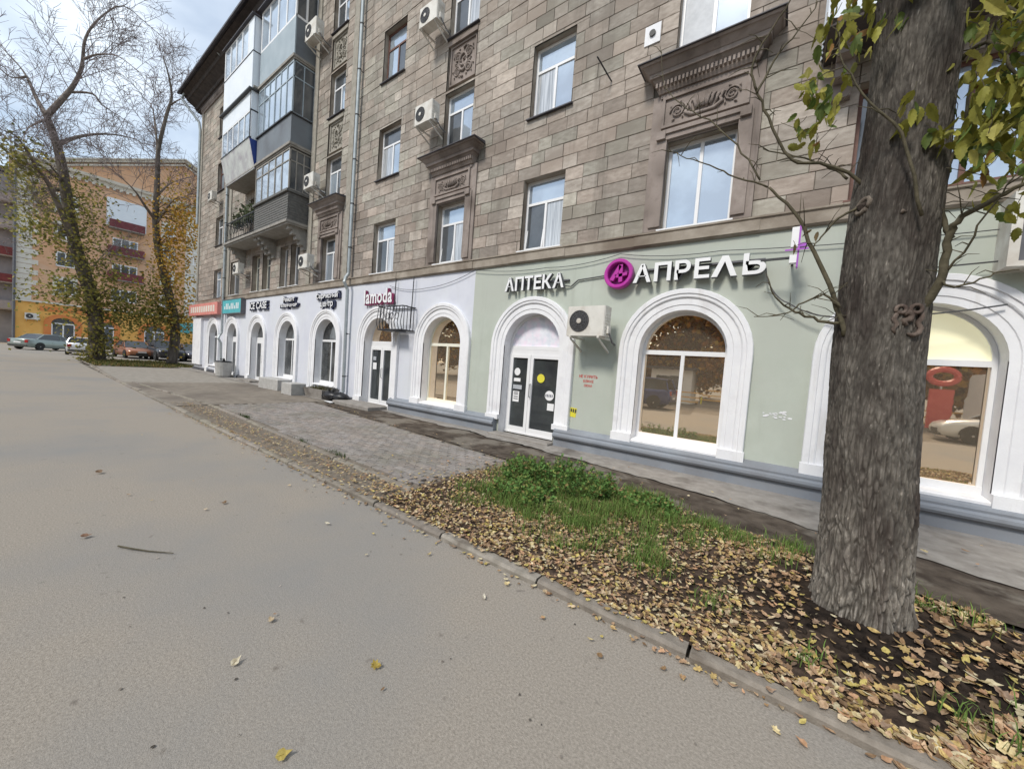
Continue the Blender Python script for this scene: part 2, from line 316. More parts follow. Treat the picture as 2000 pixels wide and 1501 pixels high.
# pavers
pv = []
y = 2.86; row = 0
while y < 5.8:
    x = -11.95+(.105 if row % 2 else 0)
    while x < -3.5:
        ye = 5.72-(x+11.95)*(.80/8.45); ys = 2.945+max(0, (-3.42-x))*.029
        xe = -3.5+.12*noise.noise(Vector((y*2, 0, 0)))
        if y > ys and y+.1 < ye+.03*noise.noise(Vector((x, 5, 0))) and x+.2 < xe: pv.append((x, y))
        x += .209
    y += .1065; row += 1
pv.sort(key=lambda p: (p[0]+.1)**2+p[1]**2)
proot = kind(empty('paved_path', (-7.5, 4.2, 0)), 'structure')
rest = MB()
def paver(b, x, y):
    g = R.uniform(.84, 1.12); wv = R.random(); b.tone = (g*(1.02 if wv < .4 else .99), g*(.99 if wv < .3 else 1.0), g*(.97 if wv < .5 else 1.01))
    zc = .040+.012*noise.noise(Vector((x*.9, y*.9, 0)))+R.uniform(-.003, .003)
    b.cbox(x+.005, x+.202, y+.006, y+.1005, .0, zc, .007, .0015)
for k, (x, y) in enumerate(pv):
    if k < 300: b = MB(); paver(b, x, y); b.obj('paver', M['paver'], proot, fixn=False)
    else: paver(rest, x, y)
kind(rest.obj('far_pavers', M['paver'], proot, fixn=False), 'stuff')
# ------------------------------------------------------------------ main apartment building
B = empty('apartment_building', (-11, D, 0)); tag(B, 'long grey stone apartment building with white arched shopfronts along its ground floor', 'building')
XL, XR, ZB, ZT = -30.0, 9.0, 4.22, 15.9
win = []         # x0,x1,z0,z1 holes in the stone wall
ZS = [(4.27, 5.84), (7.2, 8.78), (10.2, 11.78), (13.2, 14.75)]
def pane(parent, x0, x1, z0, z1, o, m, F=W, arch=None):
    b = MB(); j = lambda: R.uniform(-.005, .005)
    a = [j() for _ in range(4)]
    P = [F(x0, z0, o+a[0]), F(x1, z0, o+a[1]), F(x1, z1, o+a[2]), F(x0, z1, o+a[3])]
    q = F.n*.012
    b.box8([P[0], P[1], P[1]-q, P[0]-q, P[3], P[2], P[2]-q, P[3]-q])
    return b.obj('pane', M[m], parent)
def window(root, x0, x1, z0, z1, dep=.15, fm='pvc', gm='glass_pale', lay='T', sill='slab', F=W, fw=.055, sash=None, sillm='pvc'):
    b = MB(); o0, o1 = -dep-.05, -dep
    fbox(b, x0, x0+fw, z0, z1, o0, o1, F); fbox(b, x1-fw, x1, z0, z1, o0, o1, F)
    fbox(b, x0+fw, x1-fw, z0, z0+fw, o0, o1, F); fbox(b, x0+fw, x1-fw, z1-fw, z1, o0, o1, F)
    cells = []; zt = z0+(z1-z0)*.68; xm = (x0+x1)/2
    h = fw*.5
    if lay == 'T':
        fbox(b, x0+fw, x1-fw, zt-h, zt+h, o0, o1-.004, F); fbox(b, xm-h, xm+h, z0+fw, zt-h, o0, o1-.004, F)
        cells = [(x0+fw, xm-h, z0+fw, zt-h), (xm+h, x1-fw, z0+fw, zt-h), (x0+fw, x1-fw, zt+h, z1-fw)]
    elif lay == 'two':
        fbox(b, xm-h, xm+h, z0+fw, z1-fw, o0, o1-.004, F); cells = [(x0+fw, xm-h, z0+fw, z1-fw), (xm+h, x1-fw, z0+fw, z1-fw)]
    elif lay == 'three':
        xa, xb = x0+(x1-x0)*.34, x0+(x1-x0)*.67
        for xx in (xa, xb): fbox(b, xx-h, xx+h, z0+fw, z1-fw, o0, o1-.004, F)
        zz = z0+(z1-z0)*.72
        cells = [(x0+fw, xa-h, z0+fw, z1-fw), (xa+h, xb-h, z0+fw, z1-fw), (xb+h, x1-fw, z0+fw, z1-fw)]
    else: cells = [(x0+fw, x1-fw, z0+fw, z1-fw)]
    wo_ = b.obj('window', M[fm], root)
    for k, c in enumerate(cells):
        g = gm if isinstance(gm, str) else gm[k % len(gm)]
        p = pane(wo_, c[0]-.004, c[1]+.004, c[2]-.004, c[3]+.004, o1-.025, g, F)
        if sash == k:
            s = MB(); e = .04; tl = .11
            A = [F(c[0], c[2], o1+.012), F(c[1], c[2], o1+.012), F(c[1], c[3], o1-tl), F(c[0], c[3], o1-tl)]
            for q, r in ((0, 1), (1, 2), (2, 3), (3, 0)): s.tube([A[q], A[r]], .024, 4)
            s.obj('sash', M[fm], wo_)
    if sill:
        s = MB(); fprof(s, x0-.05, x1+.05, [(-dep, z0-.002), (.07, z0-.02), (.07, z0-.045), (-dep, z0-.04)], F)
        s.obj('sill', M[sillm], wo_)
    return wo_
# -- window openings on the upper floors
PV = 'glass_pale'; DK = 'glass_dark'; CU = 'glass_curtain'
specs = []
def add(x0, x1, z0, z1, **k): win.append((x0, x1, z0, z1)); specs.append((x0, x1, z0, z1, k))
for i, (a, b_) in enumerate(ZS):
    add(-26.75, -25.55, a, b_+(.1 if i == 3 else 0), gm=(DK, PV) if i % 2 else PV, sillm='roofmetal', fm='pvc' if i != 2 else 'redwood')
    add(-14.3, -13.25, a, b_, gm=[PV, DK, DK] if i < 2 else (DK, PV, DK), lay='T', sillm='pvc' if i == 0 else 'roofmetal')
    add(-11.0, -9.88, a, b_, gm=[(DK, CU, PV), (CU, PV, DK), (PV, DK, PV), PV][i], fm='redwood' if i == 2 else 'pvc', sillm='pvc' if i == 0 else 'roofmetal')
    add(-7.98, -6.92, a+(.12 if i == 1 else 0), b_, gm=[(DK, CU, PV), (DK, PV, PV), (DK, CU, PV), PV][i], sash=0 if i == 0 else None, sillm='pvc' if i == 0 else 'roofmetal')
    add(-5.12, -4.07, a, b_, gm=[(DK, CU, PV), (CU, PV, PV), (CU, CU, PV), PV][i], sash=0 if i == 0 else None, sillm='pvc' if i == 0 else 'roofmetal')
    add(-2.02, -.93, a, b_ if i else 5.78, lay='two' if i < 2 else 'T', gm=PV if i != 1 else ('curtain', PV), sillm='pvc' if i == 0 else 'roofmetal')
    add(4.0, 5.1, a, b_, gm=PV)
    if i == 0: add(.5, 2.1, a, b_, lay='three', fm='redwood', gm=(DK, PV, PV), sillm='redwood')
    else: add(.6, 2.0, a, b_, lay='three', gm=(DK, PV))
for x0, x1, fmn in ((-24.05, -22.75, 'pvc'), (-21.1, -20.2, 'cream'), (-19.85, -18.95, 'cream'), (-17.95, -17.2, 'pvc'), (-16.95, -16.15, 'pvc')):
    add(x0, x1, 4.3, 6.0, fm=fmn, gm=(DK, PV, DK), lay='one' if x1-x0 < .9 else 'T', dep=.2)
for i in (1, 2, 3):
    add(-21.6, -20.5, ZS[i][0]-.6, ZS[i][1], gm=DK, fm='redwood' if i == 1 else 'pvc', sill=None); add(-19.9, -18.9, ZS[i][0], ZS[i][1], gm=DK)
    add(-17.6, -16.4, ZS[i][0]-.6, ZS[i][1], gm=DK, sill=None)
for s in specs: window(B, *s[:4], **s[4])
panels = []      # relief panels between the windows on two axes: also holes in the stonework
for xa, xb in ((-14.3, -13.25), (-7.98, -6.92)):
    for za, zb in ((8.86, 10.1), (11.86, 13.1)): panels.append((xa, xb, za, zb))
decor = [(-14.62, -12.93, 4.22, 7.0), (-8.3, -6.6, 4.22, 7.0), (-2.32, -.63, 4.22, 7.0)]
holes = win+panels
# -- backing wall with reveals
xs = sorted({XL, XR, *[h[0] for h in holes], *[h[1] for h in holes]}); zs = sorted({ZB, ZT, *[h[2] for h in holes], *[h[3] for h in holes]})
b = MB()
for i in range(len(xs)-1):
    for j in range(len(zs)-1):
        cx, cz = (xs[i]+xs[i+1])/2, (zs[j]+zs[j+1])/2
        if any(h[0] < cx < h[1] and h[2] < cz < h[3] for h in holes): continue
        b.poly([W(xs[i], zs[j], -.014), W(xs[i+1], zs[j], -.014), W(xs[i+1], zs[j+1], -.014), W(xs[i], zs[j+1], -.014)])
b.obj('joint_mortar', M['mortar'], B, fixn=False)
for x0, x1, z0, z1 in holes:
    b = MB()
    for P in ((W(x0, z0, 0), W(x0, z1, 0), W(x0, z1, -.3), W(x0, z0, -.3)), (W(x1, z0, 0), W(x1, z0, -.3), W(x1, z1, -.3), W(x1, z1, 0)),
              (W(x0, z1, 0), W(x1, z1, 0), W(x1, z1, -.3), W(x0, z1, -.3)), (W(x0, z0, 0), W(x0, z0, -.3), W(x1, z0, -.3), W(x1, z0, 0))): b.poly(P)
    b.obj('window_reveal', M['band'], B, fixn=False)
# -- stone blocks
blk = []
z = ZB; row = 0; RH = .272
def subtract(rs, h):
    o = []
    for x0, x1, z0, z1 in rs:
        if h[0] >= x1 or h[1] <= x0 or h[2] >= z1 or h[3] <= z0: o.append((x0, x1, z0, z1)); continue
        if z0 < h[2]: o.append((x0, x1, z0, h[2]))
        if h[3] < z1: o.append((x0, x1, h[3], z1))
        za, zb = max(z0, h[2]), min(z1, h[3])
        if x0 < h[0]: o.append((x0, h[0], za, zb))
        if h[1] < x1: o.append((h[1], x1, za, zb))
    return o
allh = holes+decor
while z < ZT-.05:
    x = XL-R.uniform(0, .4); zt = min(z+RH, ZT)
    while x < XR:
        wd = R.choice((.34, .46, .52, .56, .6, .68)); x0, x1 = max(x, XL), min(x+wd, XR)
        if x1-x0 > .05:
            rs = [(x0, x1, z, zt)]
            for h in allh:
                if h[0] < x1 and h[1] > x0 and h[2] < zt and h[3] > z: rs = subtract(rs, h)
            if rs: blk.append((x0, x1, z, zt, rs))
        x += wd
    z += RH; row += 1
def seen(P):
    q = m3.inverted() @ (Vector(P)-CP)
    if q.z > -.2: return 0
    u, v = -q.x/q.z, -q.y/q.z
    return 0 if abs(u) > 1.39 or abs(v) > 1.05 else 1/(q.z*q.z)
def area(t):
    x0, x1, z0, z1, rs = t; c = W((x0+x1)/2, (z0+z1)/2); d = c-CP
    return seen(c)*sum((r[1]-r[0])*(r[3]-r[2]) for r in rs)*abs(d.y)/abs((m3.inverted() @ d).z)
blk.sort(key=area, reverse=True)
def block(b, t):
    x0, x1, z0, z1, rs = t; k = R.random()
    n1 = noise.noise(Vector((x0*.35, z0*.5, 1))); g = R.uniform(.80, 1.10)+.14*n1
    if k < .14: g *= 1.22
    if k > .93: g *= .86
    hue = R.random()+.5*noise.noise(Vector((x0*.3, z0*.3, 8)))
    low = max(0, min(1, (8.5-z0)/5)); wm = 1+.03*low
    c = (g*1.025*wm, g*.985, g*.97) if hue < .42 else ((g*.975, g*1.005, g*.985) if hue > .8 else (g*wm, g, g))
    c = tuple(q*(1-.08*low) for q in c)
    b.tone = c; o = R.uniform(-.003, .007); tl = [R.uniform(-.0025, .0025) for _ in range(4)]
    for a0, a1, c0, c1 in rs:
        gx0 = .005 if abs(a0-x0) < 1e-6 else 0; gx1 = .005 if abs(a1-x1) < 1e-6 else 0
        gz0 = .005 if abs(c0-z0) < 1e-6 else 0; gz1 = .005 if abs(c1-z1) < 1e-6 else 0
        A0, A1, C0, C1 = a0+gx0, a1-gx1, c0+gz0, c1-gz1
        if A1-A0 < .02 or C1-C0 < .02: continue
        e = .006
        I = [b.pt(W(*p, -.03)) for p in ((A0, C0), (A1, C0), (A1, C1), (A0, C1))]
        J = [b.pt(W(*p, o-.005)) for p in ((A0, C0), (A1, C0), (A1, C1), (A0, C1))]
        K = [b.pt(W(*p, o+tl[q])) for q, p in enumerate(((A0+e, C0+e), (A1-e, C0+e), (A1-e, C1-e), (A0+e, C1-e)))]
        for p, q in ((I, J), (J, K)):
            for s in range(4): b.face((p[s], p[(s+1) % 4], q[(s+1) % 4], q[s]))
        b.face(K)
rest = MB()
for k, t in enumerate(blk):
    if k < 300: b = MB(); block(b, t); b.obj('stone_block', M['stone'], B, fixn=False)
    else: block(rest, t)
kind(rest.obj('small_stone_blocks', M['stone'], B, fixn=False), 'stuff')
# -- body behind the skin
b = MB(); b.box(XL, XR, D+.31, D+13, 0, 15.9); b.obj('building_core', M['greywall'], B)
b = MB(); b.box(XL-.004, XL+.3, D+.0, D+13.01, 4.2, 15.9); b.obj('gable_wall', M['band'], B)
# -- string course
b = MB(); fprof(b, XL-.05, XR, [(-.02, 3.97), (.035, 3.97), (.06, 4.0), (.06, 4.17), (.085, 4.19), (.085, 4.215), (-.02, 4.235)])
b.obj('string_course', M['band'], B)
for x0, x1 in ((-5.35, -3.9), (-2.45, -.5), (-8.4, -6.5), (-11.3, -9.6)):
    b = MB(); fprof(b, x0, x1, [(.06, 4.0), (.075, 4.0), (.075, 4.165), (.06, 4.165)]); b.obj('apron_stone', M['band'], B)
# smooth pilaster strips at the pipe
for x0, x1 in ((-12.75, -12.45), (-15.45, -15.15), (-24.85, -24.2), (-29.99, -29.7)):
    b = MB(); fbox(b, x0, x1, 4.24, 15.6, -.02, .05); b.obj('pilaster_strip', M['stone_grey'], B)
# -- carved panels
def scroll(b, F, cx, cz, s, flip, o):
    pts = []
    for k in range(22):
        t = k/21; a = t*4.2*math.pi; r = s*(1-.86*t)
        pts.append(F(cx+flip*r*math.cos(a), cz+r*math.sin(a), o+.012*math.sin(t*3)))
    b.tube(pts, [s*.13*(1-.4*k/21) for k in range(22)], 5)
    for k in range(5):
        a = .6+k*1.1; p = F(cx+flip*s*1.02*math.cos(a), cz+s*1.02*math.sin(a), o); q = F(cx+flip*s*1.4*math.cos(a+.25), cz+s*1.4*math.sin(a+.25), o)
        b.tube([p, (p+q)/2+F.n*.015, q], [s*.06, s*.14, s*.02], 5)
def relief(x0, x1, z0, z1, o, m, wide):
    cx, cz, hh, hw = (x0+x1)/2, (z0+z1)/2, (z1-z0)/2, (x1-x0)/2
    b = MB(); fbox(b, x0, x1, z0, z1, o-.05, o); e = .045
    for q in ((x0, x1, z1-e, z1), (x0, x1, z0, z0+e), (x0, x0+e, z0+e, z1-e), (x1-e, x1, z0+e, z1-e)): fbox(b, *q, o, o+.035)
    p = b.obj('relief_panel', m, B)
    b = MB(); b.smooth = True
    if wide:
        for f in (-1, 1):
            scroll(b, W, cx+f*hw*.62, cz-hh*.1, hh*.46, f, o+.01)
            b.tube([W(cx+f*hw*.30, cz+hh*.25, o+.01), W(cx+f*hw*.42, cz-hh*.35, o+.02), W(cx+f*hw*.25, cz-hh*.62, o+.02), W(cx, cz-hh*.66, o+.03)], [.014, .03, .035, .03], 6)
            for k in range(4): b.tube([W(cx+f*hw*(.08+.09*k), cz-hh*.45, o+.01), W(cx+f*hw*(.1+.11*k), cz+hh*(.05+.1*(k % 2)), o+.04), W(cx+f*hw*(.16+.12*k), cz+hh*(.45-.1*k), o+.01)], [.012, .028, .01], 5)
        for k in range(5): b.tube([W(cx+(k-2)*.05, cz-hh*.3, o+.02), W(cx+(k-2)*.075, cz+hh*.3, o+.035)], [.03, .008], 5)
    else:
        for f in (-1, 1):
            scroll(b, W, cx+f*hw*.42, cz+hh*.35, min(hh, hw)*.32, f, o+.01); scroll(b, W, cx+f*hw*.42, cz-hh*.38, min(hh, hw)*.3, -f, o+.01)
        pts = [W(cx+.3*hw*math.cos(a), cz+.42*hh*math.sin(a), o+.02) for a in [k*math.pi/8 for k in range(17)]]; b.tube(pts, .03, 5)
        for k in range(6): b.tube([W(cx, cz-hh*.75+k*hh*.28, o+.015), W(cx+(k % 2*2-1)*.1, cz-hh*.6+k*hh*.28, o+.03)], [.035, .012], 5)
    b.obj('carving', m, p)
for x0, x1, z0, z1 in panels:
    relief(x0+.06, x1-.06, z0+.1, z1-.12, -.07, M['stone_grey'] if x0 < -10 else M['brown'], False)
    b = MB(); fbox(b, x0+.003, x1-.003, z0, z1, -.2, -.13); fbox(b, x0+.003, x1-.003, z1-.11, z1-.002, -.1, .02); b.obj('panel_back', M['stone_grey'] if x0 < -10 else M['brown'], B)
# -- window surrounds with cornices on the second floor
for k, (x0, x1, _, _) in enumerate(decor):
    wx0, wx1 = [(-14.3, -13.25), (-7.98, -6.92), (-2.02, -.93)][k]; zt = 5.84 if k < 2 else 5.78
    b = MB()
    fbox(b, x0, wx0, 4.235, 6.62, -.02, .045); fbox(b, wx1, x1, 4.235, 6.62, -.02, .045)
    fbox(b, x0+.1, wx0-.001, 4.3, zt+.13, .045, .075); fbox(b, wx1+.001, x1-.1, 4.3, zt+.13, .045, .075)
    fbox(b, wx0, wx1, zt, 6.62, -.02, .04)
    fbox(b, wx0-.05, wx1+.05, zt+.02, zt+.11, .04, .085); fbox(b, wx0-.08, wx1+.08, zt+.11, zt+.18, .04, .115)
    for xa in (wx0-.17, wx1+.02): fbox(b, xa, xa+.15, zt+.03, zt+.17, .045, .125)
    b.obj('window_surround', M['brown'], B)
    relief(wx0-.12, wx1+.12, zt+.23, 6.54, .06, M['brown'], True)
    b = MB(); c0, c1 = wx0-.1, wx1+.1
    steps = [(6.55, .05, .08, .08), (6.62, .09, .11, .13), (6.67, .10, .13, .16), (6.78, .13, .20, .24), (6.83, .24, .27, .27), (6.90, .27, .36, .37), (7.0, .37, .41, .41)]
    zz = [6.55, 6.62, 6.67, 6.78, 6.84, 6.91, 7.0, 7.03]; oo = [(.07, .07), (.10, .13), (.13, .15), (.155, .21), (.24, .25), (.26, .345), (.37, .39)]
    for q, (oa, ob) in enumerate(oo):
        za, zb = zz[q], zz[q+1]; ea, eb = oa, ob
        b.box8([W(c0-ea, za, oa), W(c1+ea, za, oa), W(c1+ea, za, -.02), W(c0-ea, za, -.02), W(c0-eb, zb, ob), W(c1+eb, zb, ob), W(c1+eb, zb, -.02), W(c0-eb, zb, -.02)])
    n = int((c1-c0+.3)/.062)
    for q in range(n):
        xa = c0-.14+q*.062; fbox(b, xa, xa+.034, 6.69, 6.765, .14, .192)
    cn = b.obj('window_cornice', M['brown'], B)
    b = MB(); b.box8([W(c0-.42, 7.034, .42), W(c1+.42, 7.034, .42), W(c1+.42, 7.034, -.01), W(c0-.42, 7.034, -.01), W(c0-.42, 7.05, .42), W(c1+.42, 7.05, .42), W(c1+.4, 7.12, -.01), W(c0-.4, 7.12, -.01)])
    b.obj('flashing', M['roofmetal'], cn)
# -- eaves
b = MB(); fprof(b, XL-.75, XR, [(-.3, 15.9), (.10, 15.9), (.12, 15.98), (.2, 16.0), (.24, 16.12), (.55, 16.3), (.62, 16.32), (.68, 16.46), (.9, 16.52), (.9, 16.56), (-.3, 16.75)]); b.obj('eaves', M['soffit'], B)
b = MB(); fprof(b, XL-.9, XR, [(-.3, 16.76), (.93, 16.57), (1.0, 16.52), (1.06, 16.56), (1.05, 16.68), (.95, 16.68), (-7, 18.6)]); b.obj('roof', M['roofmetal'], B)
b = MB(); fprof(b, XL, XR, [(-.01, 15.55), (.06, 15.57), (.06, 15.65), (.1, 15.7), (.1, 15.9), (-.01, 15.9)]); b.obj('frieze', M['brown'], B)
# -- ground floor stucco with arched openings
ARCH = [(-26.45, .72, 'w'), (-23.45, .70, 'd'), (-20.1, .72, 'd'), (-16.95, .74, 'w'), (-13.7, .76, 'w'), (-10.42, .74, 'd'), (-7.5, .72, 'w'), (-4.6, .74, 'd'), (-1.48, .71, 'w'), (1.38, .71, 'w'), (4.4, .71, 'w')]
SPR = 2.1
bounds = [XL]+[(ARCH[i][0]+ARCH[i+1][0])/2 for i in range(len(ARCH)-1)]+[XR]; bounds[7] = -6.43
def arcpts(c, r, n=20): return [(c-r*math.cos(math.pi*k/n), SPR+r*math.sin(math.pi*k/n)) for k in range(n+1)]
for k, (c, r, t) in enumerate(ARCH):
    b = MB(); xa, xb = bounds[k], bounds[k+1]; z0 = 0.0; zt = 3.975; zw = .45 if t == 'w' else .02
    q = lambda p: b.poly([W(*p_, 0) for p_ in p])
    q([(xa, z0), (c-r, z0), (c-r, SPR), (xa, SPR)]); q([(c+r, z0), (xb, z0), (xb, SPR), (c+r, SPR)])
    q([(xa, SPR), (c-r, SPR), (c-r, zt), (xa, zt)]); q([(c+r, SPR), (xb, SPR), (xb, zt), (c+r, zt)])
    q([(c-r, z0), (c+r, z0), (c+r, zw), (c-r, zw)])
    A = arcpts(c, r)
    for p, s in zip(A, A[1:]): q([p, s, (s[0], zt), (p[0], zt)])
    b.obj('stucco_bay', M['green'] if k >= 7 else M['lilac'], B, fixn=False)
    # reveal + moulded surround
    out = [(c-r, zw)]+A+[(c+r, zw)]
    b = MB()
    for p, s in zip(out, out[1:]+[out[0]]):
        b.poly([W(*p, .03), W(*s, .03), W(*s, -.34), W(*p, -.34)])
    b.obj('arch_reveal', M['trim'], B, fixn=False)
    prof = [(0, .0), (0, .03), (.085, .03), (.095, .042), (.20, .042), (.21, .062), (.225, .072), (.27, .072), (.28, .09), (.35, .09), (.36, .075), (.36, 0)]
    zb_ = .44 if k > 5 and not (k == 7) else .18
    if k == 7: zb_ = .40
    rings = []
    for i in range(24):
        if i == 0: nx, nz, px, pz = -1, 0, c-r, zb_
        elif i == 23: nx, nz, px, pz = 1, 0, c+r, zb_
        else:
            a = math.pi*(i-1)/21; nx, nz = -math.cos(a), math.sin(a); px, pz = c+r*nx, SPR+r*nz
        rings.append([W(px+nx*u, pz+nz*u, o) for u, o in prof])
    b = MB(); b.loft(rings, close=False, cap=True)
    b.obj('arch_surround', M['trim'], B)
    for f in (-1, 1):
        b = MB(); xa_, xb_ = sorted((c+f*(r-.003), c+f*(r+.375))); fbox(b, xa_, xb_, zb_-.2 if k != 7 else .36, zb_+.10 if k != 7 else .47, .0, .105); b.obj('surround_foot', M['trim'], B)
    # glazing
    dep = .22; o0, o1 = -dep-.06, -dep; e = .05
    b = MB(); gl = {8: 'glass_brown', 9: 'glass_brown', 6: 'glass_brown', 7: 'glass_door', 5: 'glass_door'}.get(k, 'glass_grey')
    def ring(r0, r1, bb, oa, ob):
        A0, A1 = arcpts(c, r0), arcpts(c, r1)
        for i in range(20):
            bb.box8([W(*A0[i], ob), W(*A0[i+1], ob), W(*A0[i+1], oa), W(*A0[i], oa), W(*A1[i], ob), W(*A1[i+1], ob), W(*A1[i+1], oa), W(*A1[i], oa)])
    ring(r-e, r-.002, b, o0, o1)
    zlo = .5 if t == 'w' else .1
    fbox(b, c-r+.002, c-r+e, zlo, SPR, o0, o1); fbox(b, c+r-e, c+r-.002, zlo, SPR, o0, o1)
    fbox(b, c-r+e, c+r-e, SPR-.06, SPR+.02, o0, o1-.003)
    cells = []
    if t == 'w':
        fbox(b, c-r+.002, c+r-.002, .45, .56, o0, o1+.015); fbox(b, c-.03, c+.03, .56, SPR-.06, o0, o1-.004)
        cells = [(c-r+e, c-.03, .56, SPR-.06), (c+.03, c+r-e, .56, SPR-.06)]
        wob = b.obj('shop_window', M['cream'] if k in (6,) else M['pvc'], B)
        s = MB(); fprof(s, c-r+.003, c+r-.003, [(-.3, .455), (-.3, .47), (.02, .452), (.07, .43), (.07, .40), (.0, .40), (.0, .445)]); s.obj('sill', M['trim'], wob)
    else:
        zt_ = SPR-.06; zh = 1.92; xm = c-.12 if k == 7 else c-.05
        fbox(b, c-r+e, c+r-e, zh, zt_, o0, o1-.006)
        fbox(b, c-r+.002, c+r-.002, .06, .1, o0, o1+.02)
        wob = b.obj('shop_door', M['pvc'], B)
        for (x0, x1) in ((c-r+e, xm-.004), (xm+.004, c+r-e)):
            lf = MB(); f = .075
            for q_ in ((x0, x0+f, .1, zh), (x1-f, x1, .1, zh), (x0+f, x1-f, .1, .22), (x0+f, x1-f, zh-.08, zh)): fbox(lf, *q_, o0+.008, o1+.006)
            lf.obj('door_leaf', M['pvc'], wob)
            cells.append((x0+f, x1-f, .22, zh-.08))
        hd = MB(); hx = xm+.05; hd.tube([W(hx, .95, o1+.01), W(hx, .95, o1+.06), W(hx, 1.25, o1+.06), W(hx, 1.25, o1+.01)], .012, 6); hd.obj('door_handle', M['rim'], wob)
    for q_ in cells: pane(wob, q_[0]-.003, q_[1]+.003, q_[2]-.003, q_[3]+.003, o1-.03, gl)
    top = {7: 'frost', 9: 'cream_glow'}.get(k, 'glass_brown' if k in (5, 6, 8) else gl)
    b = MB(); A = arcpts(c, r-e+.003); fr = [b.pt(W(p[0], p[1]+.0, o1-.028)) for p in A]; bk = [b.pt(W(p[0], p[1], o1-.04)) for p in A]
    b.face(fr); b.face(bk[::-1])
    for i in range(len(A)): b.face((fr[i], fr[(i+1) % len(A)], bk[(i+1) % len(A)], bk[i]))
    b.obj('arch_pane', M[top], wob)
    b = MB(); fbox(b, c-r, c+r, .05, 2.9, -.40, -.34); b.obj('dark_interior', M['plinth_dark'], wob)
# corner pier of pale panels at the far end
b = MB(); fbox(b, XL-.02, XL+1.6, .35, 3.2, -.1, .12); b.obj('corner_pier', M['trim'], B)
b = MB(); b.box(XL-.015, XL+.2, D+.001, D+13, 0, 4.1); b.obj('gable_base', M['lilac'], B)
# -- plinth
ppA = [(0, .0), (.12, .0), (.12, .20), (.17, .215), (.19, .25), (.185, .29), (.14, .315), (.145, .345), (.13, .375), (0, .43)]
for q in ((-3.78, XR), (-9.55, -5.42)): b = MB(); fprof(b, *q, ppA); b.obj('plinth', M['plinth'], B)
for q in ((-3.77, XR), (-9.54, -5.43)): b = MB(); fprof(b, *q, [(.121, .196), (.166, .206), (.166, .213), (.121, .21)]); b.obj('plinth_dark_line', M['plinth_dark'], B)  # thin dark strip set along the underside of the plinth bulge
for xa, xb in ((XL, -24.25), (-22.65, -20.9), (-19.3, -11.25)):
    b = MB(); fprof(b, xa, xb, [(0, 0), (.09, 0), (.09, .13), (.06, .17), (0, .18)]); b.obj('low_plinth', M['plinth_dark'], B)
for q in ((-5.4, -3.8, D-.32, D-.0, .0, .075), (-11.6, -9.6, D-.75, D, 0, .13), (-24.3, -22.6, D-.5, D, 0, .12), (-20.95, -19.25, D-.5, D, 0, .12)):
    b = MB(); b.cbox(*q, .018); b.obj('door_step', M['concrete'], B)
# -- down pipes
def downpipe(x, zt, zk, zb, m):
    b = MB(); o = .13
    b.tube([W(x-.1, zt+.5, .9), W(x-.08, zt+.3, .7), W(x, zt-.15, o), W(x, zk+.25, o)], .058, 10)
    b.tube([W(x, zk+.27, o), W(x, zk+.1, o), W(x-.02, zk-.05, o+.08), W(x+.05, zk-.22, o+.16), W(x+.06, zk-.45, o+.04), W(x+.06, zb+.2, o), W(x+.03, zb+.05, o+.06), W(x, zb, o+.16)], .055, 10)
    p = b.obj('downpipe', M[m], B)
    z = zb+.7
    while z < zt-.5:
        xx = x+(.06 if z < zk-.4 else 0)
        if abs(z-zk) > .5: c = MB(); c.tube([W(xx, z, o), W(xx, z+.035, o)], .068, 10); c.tube([W(xx, z+.017, o), W(xx, z+.017, 0)], .012, 4); c.obj('pipe_clamp', M['darkmetal'], p)
        z += 1.45
downpipe(-12.15, 16.2, 4.25, .15, 'pipe'); downpipe(-24.62, 16.2, 2.2, .15, 'pipe')
b = MB(); b.tube([(-30.4, 6.1, 16.6), (-30.55, 6.0, 16.2), (-30.1, 6.75, 15.1), (-30.03, 6.8, 14.6), (-30.03, 6.8, 9)], .07, 8); b.obj('downpipe', M['pipe'], B)
# vent and bracket on the wall
b = MB(); fbox(b, -2.6, -2.32, 7.66, 8.0, .0, .02); b.obj('vent_plate', M['trim'], B)
b = MB(); b.tube([W(-2.46, 7.84, .018), W(-2.46, 7.84, .05)], .055, 12); b.obj('vent_hole', M['acdark'], B)
b = MB(); b.tube([W(-3.2, 7.3, 0), W(-3.22, 7.33, .1), W(-3.32, 7.5, .45)], .014, 6); b.obj('wall_rod', M['darkmetal'], B)
b = MB()
for k in range(26):
    a = R.uniform(0, 6.3); rr = R.random()**.7; px, pz = -.02+.2*rr*math.cos(a), 1.19+.075*rr*math.sin(a); sx = R.uniform(.012, .04)
    b.poly([W(px+sx*math.cos(q*1.256+a)*R.uniform(.6, 1.2), pz+.5*sx*math.sin(q*1.256+a)*R.uniform(.5, 1.2), .003+.0002*k) for q in range(5)])
b.obj('chipped_plaster', M['trim'], B)
